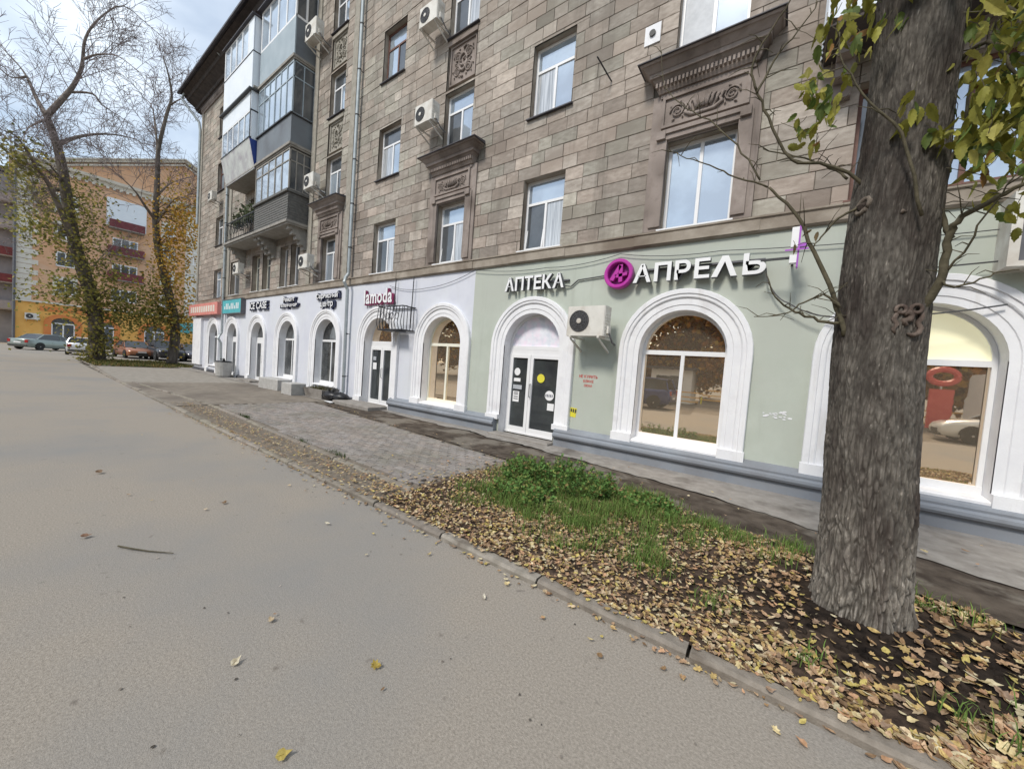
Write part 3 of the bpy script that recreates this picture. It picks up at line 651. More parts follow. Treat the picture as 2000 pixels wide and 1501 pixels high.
# ------------------------------------------------------------------ balconies (parts of the building)
def slats(b, x0, x1, z0, z1, y, n, sgn=-1):
    h = (z1-z0)/n
    for k in range(n): b.box8([(x0, y, z0+k*h), (x1, y, z0+k*h), (x1, y+.03, z0+k*h), (x0, y+.03, z0+k*h), (x0, y+.012, z0+(k+.93)*h), (x1, y+.012, z0+(k+.93)*h), (x1, y+.03, z0+(k+.93)*h), (x0, y+.03, z0+(k+.93)*h)])
def glaze(root, x0, x1, y, z0, z1, n, fm, gm, zt=None, side=True, fw=.05, sn=2, yb=D, sgm=None):
    b = MB(); ys = yb
    def post(x, ya, yb): b.box(x-fw/2, x+fw/2, ya, yb, z0, z1)
    fo = FacY(y)
    for k in range(n+1): post(x0+fw/2+(x1-x0-fw)*k/n, y, y+.05)
    b.box(x0, x1, y+.002, y+.048, z0-.001, z0+fw); b.box(x0, x1, y+.002, y+.048, z1-fw, z1+.001)
    if zt: b.box(x0, x1, y+.003, y+.046, zt-.02, zt+.02)
    if side:
        for k in range(1, sn+1): b.box(x1-.05, x1-.001, y+(ys-y)*k/sn-fw/2, y+(ys-y)*k/sn+fw/2-.01, z0, z1)
        b.box(x1-.048, x1-.003, y+.05, ys-.01, z0, z0+fw); b.box(x1-.048, x1-.003, y+.05, ys-.01, z1-fw, z1)
        if zt: b.box(x1-.046, x1-.004, y+.05, ys-.01, zt-.02, zt+.02)
    f = b.obj('glazing_frame', M[fm], root)
    for k in range(n):
        xa, xb = x0+fw/2+(x1-x0-fw)*k/n, x0+fw/2+(x1-x0-fw)*(k+1)/n
        if zt:
            pane(f, xa, xb, z0, zt, -.024, gm, fo); pane(f, xa, xb, zt, z1, -.024, gm, fo)
        else: pane(f, xa, xb, z0, z1, -.024, gm, fo)
    if side:
        fs = Fac((x1, 0, 0), (0, 1, 0))
        for k in range(sn): pane(f, y+(ys-y)*k/sn+.02, y+(ys-y)*(k+1)/sn-.02, z0, z1, -.024, sgm or gm, fs)
    return f
def FacY(y): return Fac((0, y, 0), (1, 0, 0))
YF = 6.12
def balc(x0, x1, z, yf=YF):
    b = MB(); b.box(x0-.04, x1+.06, yf-.05, D, z-.09, z); b.box(x0-.02, x1+.03, yf, D, z-.15, z-.091)
    return b.obj('balcony', M['slab'], B)
RX0, RX1, LX0, LX1 = -18.75, -15.52, -22.35, -18.85
# 3rd floor: boarded and glazed right half, open left half with an iron rail
q = balc(LX0, RX1, 6.52)
b = MB(); slats(b, RX0, RX1, 6.53, 7.55, YF, 11)
for k in range(11):
    h = 1.02/11; b.box(RX1-.03, RX1-.002, YF+.031, D-.01, 6.53+k*h, 6.53+(k+.92)*h)
b.box(RX0, RX0+.03, YF+.031, D-.01, 6.53, 7.55)
b.obj('boarded_parapet', M['balc_wood'], q)
b = MB(); b.box(RX0-.05, RX1+.06, YF-.07, YF+.08, 7.552, 7.64); b.box(RX1-.06, RX1+.06, YF+.081, D-.002, 7.552, 7.64); b.obj('coping', M['balc_wood'], q)
glaze(q, RX0, RX1, YF, 7.642, 9.16, 5, 'slab', 'glass_pale', 8.72, sn=3, sgm='glass_dark')
b = MB()
for k in range(17):
    x = LX0+.02+k*(RX0-LX0-.1)/16; b.tube([(x, YF+.02, 6.53), (x+R.uniform(-.02, .02), YF+.0, 7.0), (x, YF+.02, 7.42)], .011, 4)
b.box(LX0, RX0-.05, YF+.0, YF+.04, 7.40, 7.44); b.box(LX0, LX0+.03, YF+.04, D-.01, 7.40, 7.44); b.box(LX0, RX0-.05, YF+.003, YF+.037, 6.62, 6.64)
for k in range(8):
    cx = LX0+.25+k*.42; b.tube([(cx+.13*math.cos(a), YF+.02, 7.0+.16*math.sin(a)) for a in [i*math.pi/5 for i in range(11)]], .012, 4)
b.obj('iron_railing', M['darkmetal'], q)
b = MB()
for k in range(420):
    c = Vector((R.choice((LX0+.6, LX0+1.7, LX0+2.6))+R.gauss(0, .25), YF+.35+R.gauss(0, .12), 7.35+abs(R.gauss(0, .35)))); d = Vector((R.gauss(0, 1), R.gauss(0, 1), R.gauss(0, 1))).normalized()*R.uniform(.05, .11); e = d.orthogonal()*.5
    g = R.uniform(.05, .16); b.tone = (g*.8, g, g*.5); b.poly([c-d, c+e, c+d, c-e])
b.obj('balcony_plants', M['leaf'], q, fixn=False)
for xa in (LX0+.15, RX0-.3, RX0+.1, RX1-.35):
    b = MB()
    for st in range(5): fbox(b, xa, xa+.24, 5.6+st*.16, 5.6+st*.16+.158, -.02, .10+.14*st)
    b.obj('corbel', M['slab'], q)
# 4th floor right
q = balc(RX0, RX1, 9.36)
b = MB(); b.box(RX0, RX1, YF, YF+.04, 9.362, 10.38); b.box(RX1-.04, RX1, YF+.041, D-.003, 9.362, 10.38); b.obj('parapet', M['balc_grey'], q)
b = MB(); b.box(RX0-.03, RX1+.05, YF-.06, YF+.06, 10.382, 10.43); b.box(RX1-.05, RX1+.05, YF+.061, D-.003, 10.382, 10.43); b.obj('coping', M['darkmetal'], q)
glaze(q, RX0, RX1, YF, 10.432, 12.32, 6, 'balc_pale', 'glass_pale', 11.75, sn=2, fw=.045, sgm='glass_dark')
# 5th floor right
q = balc(RX0, RX1, 12.5)
b = MB(); b.box(RX0, RX1, YF, YF+.04, 12.502, 13.86); b.obj('parapet', M['balc_pale'], q)
b = MB(); b.box(RX1-.04, RX1, YF+.041, D-.003, 12.502, 13.86); b.obj('side_panel', M['balc_grey'], q)
glaze(q, RX0, RX1, YF, 13.87, 15.5, 4, 'pvc', 'glass_pale', None, sn=2, fw=.08, sgm='glass_dark')
b = MB(); b.box(RX0-.1, RX1+.12, YF-.15, D, 15.51, 15.56); b.obj('balcony_roof', M['roofmetal'], q)
# 4th floor left: flared corrugated parapet
YL = 5.88
q = balc(LX0, LX1, 9.34)
b = MB(); n = 46
top, bot = [], []
for k in range(n+1):
    x = LX0+(LX1-LX0)*k/n; o = .02 if k % 2 else 0
    bot.append((x, YF-.02-o, 9.2)); top.append((x, YL-.02-o, 10.36))
for k in range(n): b.poly([bot[k], bot[k+1], top[k+1], top[k]])
b.obj('corrugated_parapet', M['corr'], q, fixn=False)
b = MB(); P = [(YF-.02, 9.2), (D-.01, 9.2), (D-.01, 10.36), (YL-.02, 10.36)]; b.loft([[(LX1-.02, y, z) for y, z in P], [(LX1, y, z) for y, z in P]]); b.obj('side_panel', M['blue'], q)
b = MB(); b.loft([[(LX0, y, z) for y, z in P], [(LX0+.02, y, z) for y, z in P]]); b.obj('side_panel', M['blue'], q)
glaze(q, LX0, LX1, YL, 10.37, 11.55, 5, 'pvc', 'glass_pale', None, side=False, fw=.07)
b = MB(); b.box(LX1-.05, LX1-.002, YL, D-.01, 10.37, 12.3); b.box(LX0, LX1-.051, YL, YL+.04, 11.552, 12.3); b.obj('fascia', M['balc_white'], q)
b = MB(); b.box(LX0-.15, LX1+.1, YL-.12, D, 12.302, 12.36); b.box(LX1-.01, LX1+.004, YL-.01, D-.02, 11.5, 11.56); b.box(LX1-.08, LX1-.04, YL-.012, YL-.001, 10.38, 12.3); b.box(LX0-.02, LX1+.02, YL-.05, YL+.03, 10.362, 10.40); b.obj('balcony_roof', M['darkmetal'], q)
# 5th floor left
q = balc(LX0, LX1, 12.52, YL+.1)
b = MB(); b.box(LX0, LX1, YL, YL+.04, 12.37, 13.88); b.box(LX1-.04, LX1-.001, YL+.041, D-.01, 12.37, 15.3); b.box(LX0, LX0+.04, YL+.041, D-.01, 12.37, 15.3); b.obj('parapet', M['balc_white'], q)
b = MB(); b.box(LX0-.01, LX1+.012, YL-.015, YL+.02, 13.882, 13.92); b.box(LX1, LX1+.012, YL+.021, D-.02, 13.882, 13.92); b.obj('trim_strip', M['darkmetal'], q)
glaze(q, LX0, LX1-.55, YL, 13.925, 15.3, 4, 'pvc', 'glass_pale', None, side=False, fw=.08)
b = MB(); b.box(LX1-.545, LX1-.002, YL+.001, YL+.03, 13.925, 15.3); b.obj('white_panel', M['balc_white'], q)
b = MB(); b.box(LX0-.1, LX1+.08, YL-.1, D, 15.31, 15.35); b.obj('balcony_roof', M['roofmetal'], q)
# balcony above the near tree: white ribbed sheet with a dark underside
q = balc(.08, 3.4, 6.42, 6.2)
b = MB(); n = 60
for k in range(n):
    xa, xb = .05+k*3.4/n, .05+(k+1)*3.4/n; oa, ob = (.025 if k % 2 else 0), (0 if k % 2 else .025)
    b.poly([(xa, 6.15-oa, 6.30), (xb, 6.15-ob, 6.30), (xb, 6.15-ob, 7.5), (xa, 6.15-oa, 7.5)])
for k in range(14):
    ya, yb = 6.15+k*.75/14, 6.15+(k+1)*.75/14; oa, ob = (.025 if k % 2 else 0), (0 if k % 2 else .025)
    b.poly([(.05-oa, ya, 6.30), (.05-ob, yb, 6.30), (.05-ob, yb, 7.5), (.05-oa, ya, 7.5)])
b.obj('ribbed_parapet', M['balc_white'], q, fixn=False)
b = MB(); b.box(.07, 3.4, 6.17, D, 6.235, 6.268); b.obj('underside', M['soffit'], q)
for xa in (.2, 2.9):
    b = MB()
    for st in range(3): fbox(b, xa, xa+.2, 5.66+st*.19, 5.66+st*.19+.188, -.02, .12+.17*st)
    b.obj('corbel', M['brown'], q)

# ------------------------------------------------------------------ signs
def letter(ch):
    cu = bpy.data.curves.new('t', 'FONT'); cu.body = ch; cu.size = 1; cu.extrude = 0; cu.resolution_u = 4; cu.offset = .024
    o = bpy.data.objects.new('t', cu); C.objects.link(o); me = bpy.data.meshes.new_from_object(o.evaluated_get(bpy.context.evaluated_depsgraph_get()))
    bpy.data.objects.remove(o); bpy.data.curves.remove(cu)
    V = [(v.co.x, v.co.y) for v in me.vertices]; Fc = [tuple(p.vertices) for p in me.polygons]
    bpy.data.meshes.remove(me); return V, Fc
LC = {}
def lettering(root, text, x0, x1, z0, z1, o0, o1, mf, ms, part='letter', F=W, slope=0, flat=False, gap=.07, bold=None):
    X = 0; gl = []
    for ch in text:
        if ch == ' ': X += .3; continue
        if ch not in LC: LC[ch] = letter(ch)
        V, Fc = LC[ch]
        if not V: continue
        mn = min(v[0] for v in V); mxx = max(v[0] for v in V); gl.append((ch, X-mn)); X += mxx-mn+gap
    X -= gap; ref = LC['н'] if False else None
    zmin = min(v[1] for ch, _ in gl for v in LC[ch][0]); zmax = max(v[1] for ch, _ in gl for v in LC[ch][0])
    sx, sz = (x1-x0)/X, (z1-z0)/(zmax-zmin); outs = []; joined = MB()
    for ch, off in gl:
        V, Fc = LC[ch]; b = joined if flat else MB()
        n0 = len(b.v); fr = [b.pt(F(x0+(v[0]+off)*sx, z0+(v[1]-zmin)*sz+slope*(v[0]+off)*sx, o1)) for v in V]
        b.cur = 0
        for f in Fc: b.face([fr[i] for i in f])
        if flat: continue
        bk = [b.pt(F(x0+(v[0]+off)*sx, z0+(v[1]-zmin)*sz+slope*(v[0]+off)*sx, o0)) for v in V]
        b.cur = 1; edges = {}
        for f in Fc:
            for i in range(len(f)): edges[(f[i], f[(i+1) % len(f)])] = 1
        for (p, q) in edges:
            if (q, p) not in edges: b.face((fr[p], fr[q], bk[q], bk[p]))
        outs.append(b.obj(part, [mf, ms], root, fixn=False))
    if flat: outs.append(joined.obj(part, mf, root, fixn=False))
    return outs
def rail(root, x0, x1, z, o=.02, m='sidegrey', name='mounting_rail'):
    b = MB(); fbox(b, x0, x1, z-.015, z+.015, .0, o+.03); return b.obj(name, M[m], root)
s = empty('pharmacy_sign', W(-4.6, 3.35)); tag(s, 'white raised АПТЕКА letters on green wall over the glass pharmacy door', 'sign')
rail(s, -5.3, -3.75, 3.5); lettering(s, 'АПТЕКА', -5.36, -3.82, 3.33, 3.64, .05, .14, M['white'], M['sidegrey'])
s = empty('pharmacy_name_sign', W(-1.3, 3.3)); tag(s, 'large white raised АПРЕЛЬ lettering with round magenta emblem on green wall', 'sign')
rail(s, -2.3, -.38, 3.55)
def poly_letter(root, polys, x0, z0, sx, sz):
    b = MB()
    for P in polys:
        n = len(P); fr = [b.pt(W(x0+u*sx, z0+v*sz, .17)) for u, v in P]; bk = [b.pt(W(x0+u*sx, z0+v*sz, .06)) for u, v in P]
        b.cur = 0; b.face(fr); b.cur = 1
        for i in range(n): b.face((fr[i], fr[(i+1) % n], bk[(i+1) % n], bk[i]))
    return b.obj('letter', [M['white'], M['sidegrey']], root)
lettering(s, 'А', -2.37, -2.05, 3.30, 3.63, .06, .17, M['white'], M['sidegrey'])
lettering(s, 'ПРЕ', -2.0, -1.12, 3.30, 3.63, .06, .17, M['white'], M['sidegrey'], gap=.13)
poly_letter(s, [[(0, 0), (.24, 0), (.5, .72), (.5, 1), (.38, 1)], [(.5, .72), (.76, 0), (1, 0), (.62, 1), (.5, 1)]], -1.09, 3.30, .36, .33)
lettering(s, 'Ь', -.66, -.36, 3.30, 3.63, .06, .17, M['white'], M['sidegrey'])
cx, cz = -2.66, 3.50
b = MB(); n = 40; prof = [(.205, .05), (.27, .05), (.275, .07), (.275, .17), (.26, .185), (.22, .185), (.205, .17)]
b.loft([[W(cx+r*math.cos(2*math.pi*k/n), cz+r*math.sin(2*math.pi*k/n), o) for r, o in prof] for k in range(n+1)], cap=False); b.obj('emblem_ring', M['magenta'], s)
b = MB(); b.face([b.pt(W(cx+.21*math.cos(2*math.pi*k/n), cz+.21*math.sin(2*math.pi*k/n), .075)) for k in range(n)]); b.obj('emblem_disc', M['magenta_dark'], s, fixn=False)
b = MB()
def bar(pts):
    fr = [b.pt(W(cx+u, cz+v, .165)) for u, v in pts]; bk = [b.pt(W(cx+u, cz+v, .076)) for u, v in pts]; b.face(fr); n_ = len(pts)
    for i in range(n_): b.face((fr[i], fr[(i+1) % n_], bk[(i+1) % n_], bk[i]))
bar([(-.16, -.10), (-.09, -.13), (.06, .13), (.0, .17)]); bar([(.0, .16), (.075, .17), (.085, -.15), (.015, -.16)]); bar([(-.07, -.02), (-.03, -.075), (.17, -.035), (.17, .02)])
b.obj('emblem_glyph', M['magenta'], s)
s = empty('blade_sign', W(-.06, 3.3)); tag(s, 'narrow white sign with thin purple cross jutting from wall beside the tree', 'sign')
b = MB(); b.box(-.08, .0, 6.42, 6.50, 3.56, 3.83); b.box(-.08, .0, 6.42, 6.50, 3.34, 3.45); b.obj('sign_panel', M['white'], s)
b = MB(); b.box(.001, .022, 6.43, 6.52, 3.28, 3.85); b.box(.0221, .10, 6.44, 6.52, 3.56, 3.61); b.box(-.14, .12, 6.40, 6.412, 3.505, 3.525); b.obj('cross_edge', M['purple'], s)
b = MB(); b.box(-.42, -.02, 6.5, 6.53, 3.42, 3.45); b.box(-.06, -.03, 6.53, D, 3.42, 3.45); b.obj('bracket', M['darkmetal'], s)
s = empty('fashion_shop_sign', W(-10.4, 3.4)); tag(s, 'small dark pink raised lamoda letters above iron basket over shop door', 'sign')
lettering(s, 'lamoda', -11.15, -9.62, 3.24, 3.72, .02, .09, M['pinkl'], M['pinkl']); lettering(s, 'lamoda', -11.17, -9.68, 3.28, 3.73, .092, .11, M['trim'], M['pinkl'], 'letter_face')
def shop_sign(label, lines, nm='shop_sign'):
    x = (lines[0][1]+lines[0][2])/2; s = empty(nm, W(x, lines[-1][3])); tag(s, label, 'sign', 'dark lettered signs over the white shopfronts')
    for tx, x0, x1, z0, z1 in lines:
        lettering(s, tx, x0, x1, z0, z1, .076, .10, M['white'], M['navy'], gap=.06)
        lettering(s, tx, x0-.04, x1+.10, z0-.05, z1+.035, .0, .075, M['navy'], M['navy'], 'letter_shell', gap=.02)
shop_sign('two line dark sign Сервисный центр beside the grey downpipe', [('Сервисный', -14.4, -12.85, 3.56, 3.8), ('центр', -14.05, -13.15, 3.24, 3.48)])
shop_sign('two line dark sign Ремонт телефонов over the fourth arch from the downpipe end', [('Ремонт', -17.25, -16.2, 3.62, 3.82), ('телефонов', -17.6, -15.95, 3.36, 3.56)])
shop_sign('single line dark sign ICE CASE right of the teal panel', [('ICE CASE', -20.95, -18.95, 3.42, 3.74)])
bpy.data.objects['shop_sign.001']['label'] = 'two line dark sign Ремонт телефонов between the single line sign and the Сервисный sign'
s = empty('teal_sign', W(-23.3, 3.3)); tag(s, 'teal box sign with pale strokes over the second arch from the corner', 'sign')
b = MB(); fbox(b, -24.4, -21.75, 3.3, 3.98, .02, .2); b.obj('sign_box', M['teal'], s)
b = MB()
for k in range(9): fbox(b, -24.1+k*.24, -23.98+k*.24, 3.5, 3.66+.14*(k % 3 > 0), .2, .206)
b.obj('pale_strokes', M['white'], s)
b = MB()
for q in ((-24.44, -24.4, 3.26, 4.02), (-21.75, -21.71, 3.26, 4.02)): fbox(b, *q, .0, .21)
fbox(b, -24.4, -21.75, 3.26, 3.3, .0, .21); fbox(b, -24.4, -21.75, 3.98, 4.02, .0, .21); b.obj('sign_frame', M['sidegrey'], s)
s = empty('coral_sign', W(-27.6, 3.3)); tag(s, 'coral red box sign with pale letters at the far corner of the building', 'sign')
b = MB(); fbox(b, -30.3, -24.95, 3.3, 3.95, .02, .28); b.obj('sign_box', M['coral'], s)
b = MB()
for k in range(11): fbox(b, -29.9+k*.42, -29.62+k*.42, 3.45, 3.8, .28, .286)
b.obj('pale_strokes', M['quoin'], s)
s = kind(empty('stencilled_notice', W(-3.16, 1.27)), 'thing') if False else empty('stencilled_notice', W(-3.16, 1.27)); tag(s, 'small three line red stencilled notice on the green wall below the conditioner', 'notice')
lettering(s, 'НЕ КУРИТЬ', -3.36, -2.96, 1.50, 1.56, 0, .004, M['red'], M['red'], 'lettering', flat=True)
lettering(s, 'БЛИЖЕ', -3.26, -3.04, 1.41, 1.465, 0, .004, M['red'], M['red'], 'lettering', flat=True)
lettering(s, 'ОКНА', -3.24, -3.06, 1.32, 1.375, 0, .004, M['red'], M['red'], 'lettering', flat=True)
s = empty('yellow_notice', W(-3.5, .66)); tag(s, 'bright yellow paper sticker low on the green wall beside the pharmacy door', 'sticker')
b = MB(); b.poly([W(-3.66, .69, .004), W(-3.37, .67, .004), W(-3.35, .86, .006), W(-3.63, .88, .004)]); b.obj('sheet', M['yellow'], s, fixn=False)
b = MB()
for k in range(6): x = -3.62+k*.045; b.poly([W(x, .79-.02*(k % 3), .008), W(x+.03, .77, .008), W(x+.035, .835, .008), W(x+.006, .85, .008)])
b.obj('print', M['darkmetal'], s, fixn=False)
# stickers on the doors
door = [o for o in bpy.data.objects if o.name.startswith('shop_door')]
dA = [o for o in door if abs(sum(v.co.x for v in o.data.vertices)/len(o.data.vertices)+4.6) < .4][0]
dF = [o for o in door if abs(sum(v.co.x for v in o.data.vertices)/len(o.data.vertices)+10.42) < .4][0]
def sticker(d, x0, x1, z0, z1, m, rnd=False):
    b = MB(); o = -.22-.012
    if rnd: P = [W((x0+x1)/2+(x1-x0)/2*math.cos(a), (z0+z1)/2+(z1-z0)/2*math.sin(a), o) for a in [k*math.pi/10 for k in range(20)]]
    else: P = [W(x0, z0, o), W(x1, z0, o), W(x1, z1, o), W(x0, z1, o)]
    b.poly(P); return b.obj('sticker', M[m], d, fixn=False)
sticker(dA, -5.17, -5.0, 1.42, 1.6, 'white', True); sticker(dA, -5.17, -4.98, 1.28, 1.36, 'white'); sticker(dA, -5.18, -4.93, 1.1, 1.2, 'curtain'); sticker(dA, -5.17, -4.99, .80, 1.05, 'white')
sticker(dA, -4.52, -4.32, 1.3, 1.5, 'yellow', True); sticker(dA, -4.28, -4.05, .92, 1.14, 'white', True); sticker(dA, -4.20, -4.03, .70, .86, 'white')
for z in (.86, .91, .97, 1.01): 
    b = MB(); b.poly([W(-5.14, z, -.229), W(-5.02, z, -.229), W(-5.02, z+.02, -.229), W(-5.14, z+.02, -.229)]); b.obj('print', M['sidegrey'], dA, fixn=False)
b = MB()
for k in range(5): b.poly([W(-4.26+.04*k, 1.0, -.229), W(-4.24+.04*k, 1.0, -.229), W(-4.24+.04*k, 1.06, -.229), W(-4.26+.04*k, 1.06, -.229)])
b.obj('print', M['navy'], dA, fixn=False)
sticker(dF, -10.98, -10.78, 1.2, 1.42, 'white'); sticker(dF, -10.98, -10.82, 1.5, 1.62, 'curtain')

# ------------------------------------------------------------------ air conditioners (built once, then copied)
def make_ac(nm='air_conditioner'):
    r = empty(nm, (0, 0, 0)); PINV.pop(r.name)
    b = MB(); w_, h_, d_ = .8, .58, .3     # local: x along wall, -y out, z up; back at y=0
    b.loft([[(x, y, z) for x, y in ((-w_/2, 0), (-w_/2, -d_+.02), (-w_/2+.02, -d_), (w_/2-.02, -d_), (w_/2, -d_+.02), (w_/2, 0))] for z in (0, h_)])
    b.obj('shell', M['ac'], r)
    b = MB(); n = 24; cx, cz, rr = -.13, h_/2, .21
    b.loft([[(cx+q*math.cos(2*math.pi*k/n), -d_-o, cz+q*math.sin(2*math.pi*k/n)) for k in range(n)] for q, o in ((rr, .003), (rr, .014), (rr-.012, .014), (rr-.014, .005))], cap=True)
    b.obj('fan_grille', M['acdark'], r)
    b = MB()
    for q in (.07, .11, .15, .19): b.tube([(cx+q*math.cos(2*math.pi*k/n), -d_-.014, cz+q*math.sin(2*math.pi*k/n)) for k in range(n+1)], .0035, 4)
    for k in range(12): a = k*math.pi/6; b.tube([(cx+.05*math.cos(a), -d_-.015, cz+.05*math.sin(a)), (cx+.205*math.cos(a), -d_-.015, cz+.205*math.sin(a))], .0035, 4)
    b.obj('fan_guard', M['sidegrey'], r)
    b = MB(); b.loft([[(cx+q*math.cos(2*math.pi*k/n), -d_-o, cz+q*math.sin(2*math.pi*k/n)) for k in range(n)] for q, o in ((.05, .012), (.05, .022), (.04, .026))]); b.obj('fan_hub', M['ac'], r)
    b = MB()
    for k in range(6): b.box(w_/2+.001, w_/2+.01, -d_+.05, -.04, .12+.06*k, .15+.06*k)
    b.box(w_/2+.001, w_/2+.05, -d_+.1, -.08, .06, .2); b.obj('side_cover', M['ac'], r)
    for x in (-.3, .3):
        b = MB(); b.box(x-.02, x+.02, -d_-.03, .28, -.04, -.002); b.box8([(x-.015, -d_+.02, -.07), (x+.015, -d_+.02, -.07), (x+.015, .26, -.3), (x-.015, .26, -.3), (x-.015, -d_+.02, -.041), (x+.015, -d_+.02, -.041), (x+.015, .26, -.26), (x-.015, .26, -.26)]); b.obj('wall_bracket', M['ac'], r)
    b = MB(); b.tube([(.43, -.15, .1), (.47, -.1, -.02), (.45, .05, -.1), (.42, .27, -.12)], .018, 6); b.obj('hose', M['sidegrey'], r)
    return r
AC0 = make_ac()
def put_ac(x, y, z, label, s=1, first=[True], rz=0):
    if first[0]: r = AC0; first[0] = False
    else:
        r = AC0.copy(); C.objects.link(r)
        for c in AC0.children: q = c.copy(); C.objects.link(q); q.parent = r
    r.location = (x, y, z); r.scale = (s, s, s); r.rotation_euler = (0, 0, rz); tag(r, label, 'air conditioner', 'outdoor air conditioner units on the walls'); return r
put_ac(-3.06, 6.62, 2.29, 'big weathered beige conditioner unit on green wall between pharmacy door and arch', .95)
put_ac(-8.25, 6.62, 10.35, 'upper conditioner unit left of the fourth floor window, topmost in the middle of facade', .86)
put_ac(-8.2, 6.62, 7.82, 'conditioner unit on stone wall just above the middle carved window cornice', .86)
put_ac(-14.65, 6.62, 4.68, 'conditioner unit on stone wall above the Сервисный центр sign', .86)
put_ac(-14.5, 6.62, 7.55, 'conditioner unit beside the boarded grey balcony, over the far carved cornice', .86)
put_ac(-14.8, 6.62, 12.9, 'conditioner unit high beside the top pale blue balcony', 1.0)
put_ac(-21.6, 6.62, 5.1, 'conditioner unit under the open iron railed balcony', .85)
put_ac(-26.0, 6.62, 9.45, 'small conditioner unit near the far corner of the stone building', .8)
PINVR = None
# weathered cabinet at the right edge
s = empty('wall_cabinet', W(2.3, 3.1)); tag(s, 'weathered pale metal cabinet fixed on green wall at right edge above the arch', 'cabinet')
b = MB(); fbox(b, 1.92, 2.7, 3.16, 3.92, .02, .32); b.obj('cabinet_body', M['sidegrey'], s)
b = MB(); fbox(b, 1.88, 1.96, 3.13, 3.95, .0, .35); fbox(b, 1.96, 2.72, 3.13, 3.19, .0, .34); b.obj('cabinet_edge', M['ac'], s)
# iron basket over the shop door
s = empty('iron_basket', W(-9.2, 2.3)); tag(s, 'black wrought iron basket cage hung on wall right of the pink lettered shop door', 'cage')
b = MB(); x0, x1, y0, y1, z0, z1 = -9.75, -8.62, 6.42, 6.86, 2.42, 3.08
for z in (z0, z1):
    for p in (((x0, y0), (x1, y0)), ((x0, y0), (x0, y1)), ((x1, y0), (x1, y1)), ((x0, y1), (x1, y1))): b.tube([(*p[0], z), (*p[1], z)], .017, 5)
b.tube([(x1-.1, y0, z1), (x1+.22, y0-.02, z1-.02)], .012, 4); b.tube([(x0+.05, y1, z1+.1), (x0-.25, y0, z1+.03)], .01, 4); b.obj('frame', M['darkmetal'], s)
for k in range(9):
    b = MB(); x = x0+(x1-x0)*k/8; bow = .06
    b.tube([(x, y0, z0), (x, y0-bow, z0+.2), (x, y0-bow*.4, z0+.42), (x, y0, z1)], .011, 4); b.obj('bar', M['darkmetal'], s)
b = MB()
for k in range(4):
    for x in (x0, x1): b.tube([(x, y0+.11*k+.05, z0), (x, y0+.11*k+.05, z1)], .01, 4)
b.box(x0+.1, x1-.3, y0+.05, y1-.05, z0-.03, z0+.02)
for k in range(4):
    xx = x0+.25+.22*k; b.tube([(xx+.09*math.cos(a), y0-.03, z0+.38+.09*math.sin(a)) for a in [i*math.pi/5 for i in range(11)]], .009, 4)
b.obj('lower_grid', M['darkmetal'], s)
b = MB(); b.tube([(-9.35, 6.85, 2.4), (-9.4, 6.8, 2.1)], .03, 6); b.obj('stay', M['ac'], s)
# hanging straps above the basket and cables on the wall
for lab, P in (('left thin dark strap running down from string course into the iron basket', [(-9.55, 3.97), (-9.57, 3.05)]), ('right thin dark strap running down from string course into the iron basket', [(-8.72, 3.97), (-8.76, 2.5)])):
    b = MB(); b.tube([W(x, z, .09) for x, z in P], .014, 4); o = b.obj('steel_strap', M['darkmetal']); tag(o, lab, 'strap')
def cable(label, P, r=.009, sag=0):
    b = MB(); pts = []
    for (xa, za, oa), (xb, zb, ob) in zip(P, P[1:]):
        for k in range(6):
            t = k/6; pts.append(W(xa+(xb-xa)*t, za+(zb-za)*t-sag*4*t*(1-t), oa+(ob-oa)*t))
    pts.append(W(*P[-1])); b.tube(pts, r, 4); o = b.obj('cable', M['darkmetal']); tag(o, label, 'cable')
cable('black cable linking АПТЕКА sign to the round magenta emblem', [(-3.85, 3.38, .06), (-3.7, 3.36, .03), (-3.55, 3.48, .03), (-2.95, 3.52, .03)], .013)
cable('thin cable sagging over lilac wall between lamoda sign and green section', [(-9.9, 3.8, .05), (-8.2, 3.62, .05), (-6.4, 3.95, .05)], .007, .08)
cable('thin cable strung below the string course over the pharmacy', [(-6.4, 3.95, .07), (-4.3, 3.8, .05), (-2.7, 3.9, .05), (-1.0, 3.75, .05), (3, 3.66, .05)], .007, .06)
cable('loose black cable drooping from the blade sign towards the tree', [(-.36, 3.4, .08), (-.30, 3.15, .1), (-.05, 2.85, .15), (.5, 2.62, .2), (2.0, 2.75, .1)], .011, .05)
cable('dark cable crossing above the right arch beside the weathered cabinet', [(.8, 3.2, .12), (1.9, 3.25, .12), (3.5, 3.2, .1)], .011)
cable('black cable hanging out from far corner over the coral sign', [(-30.6, 4.9, .3), (-26.0, 4.45, .2), (-24.6, 4.4, .15)], .012, .25)
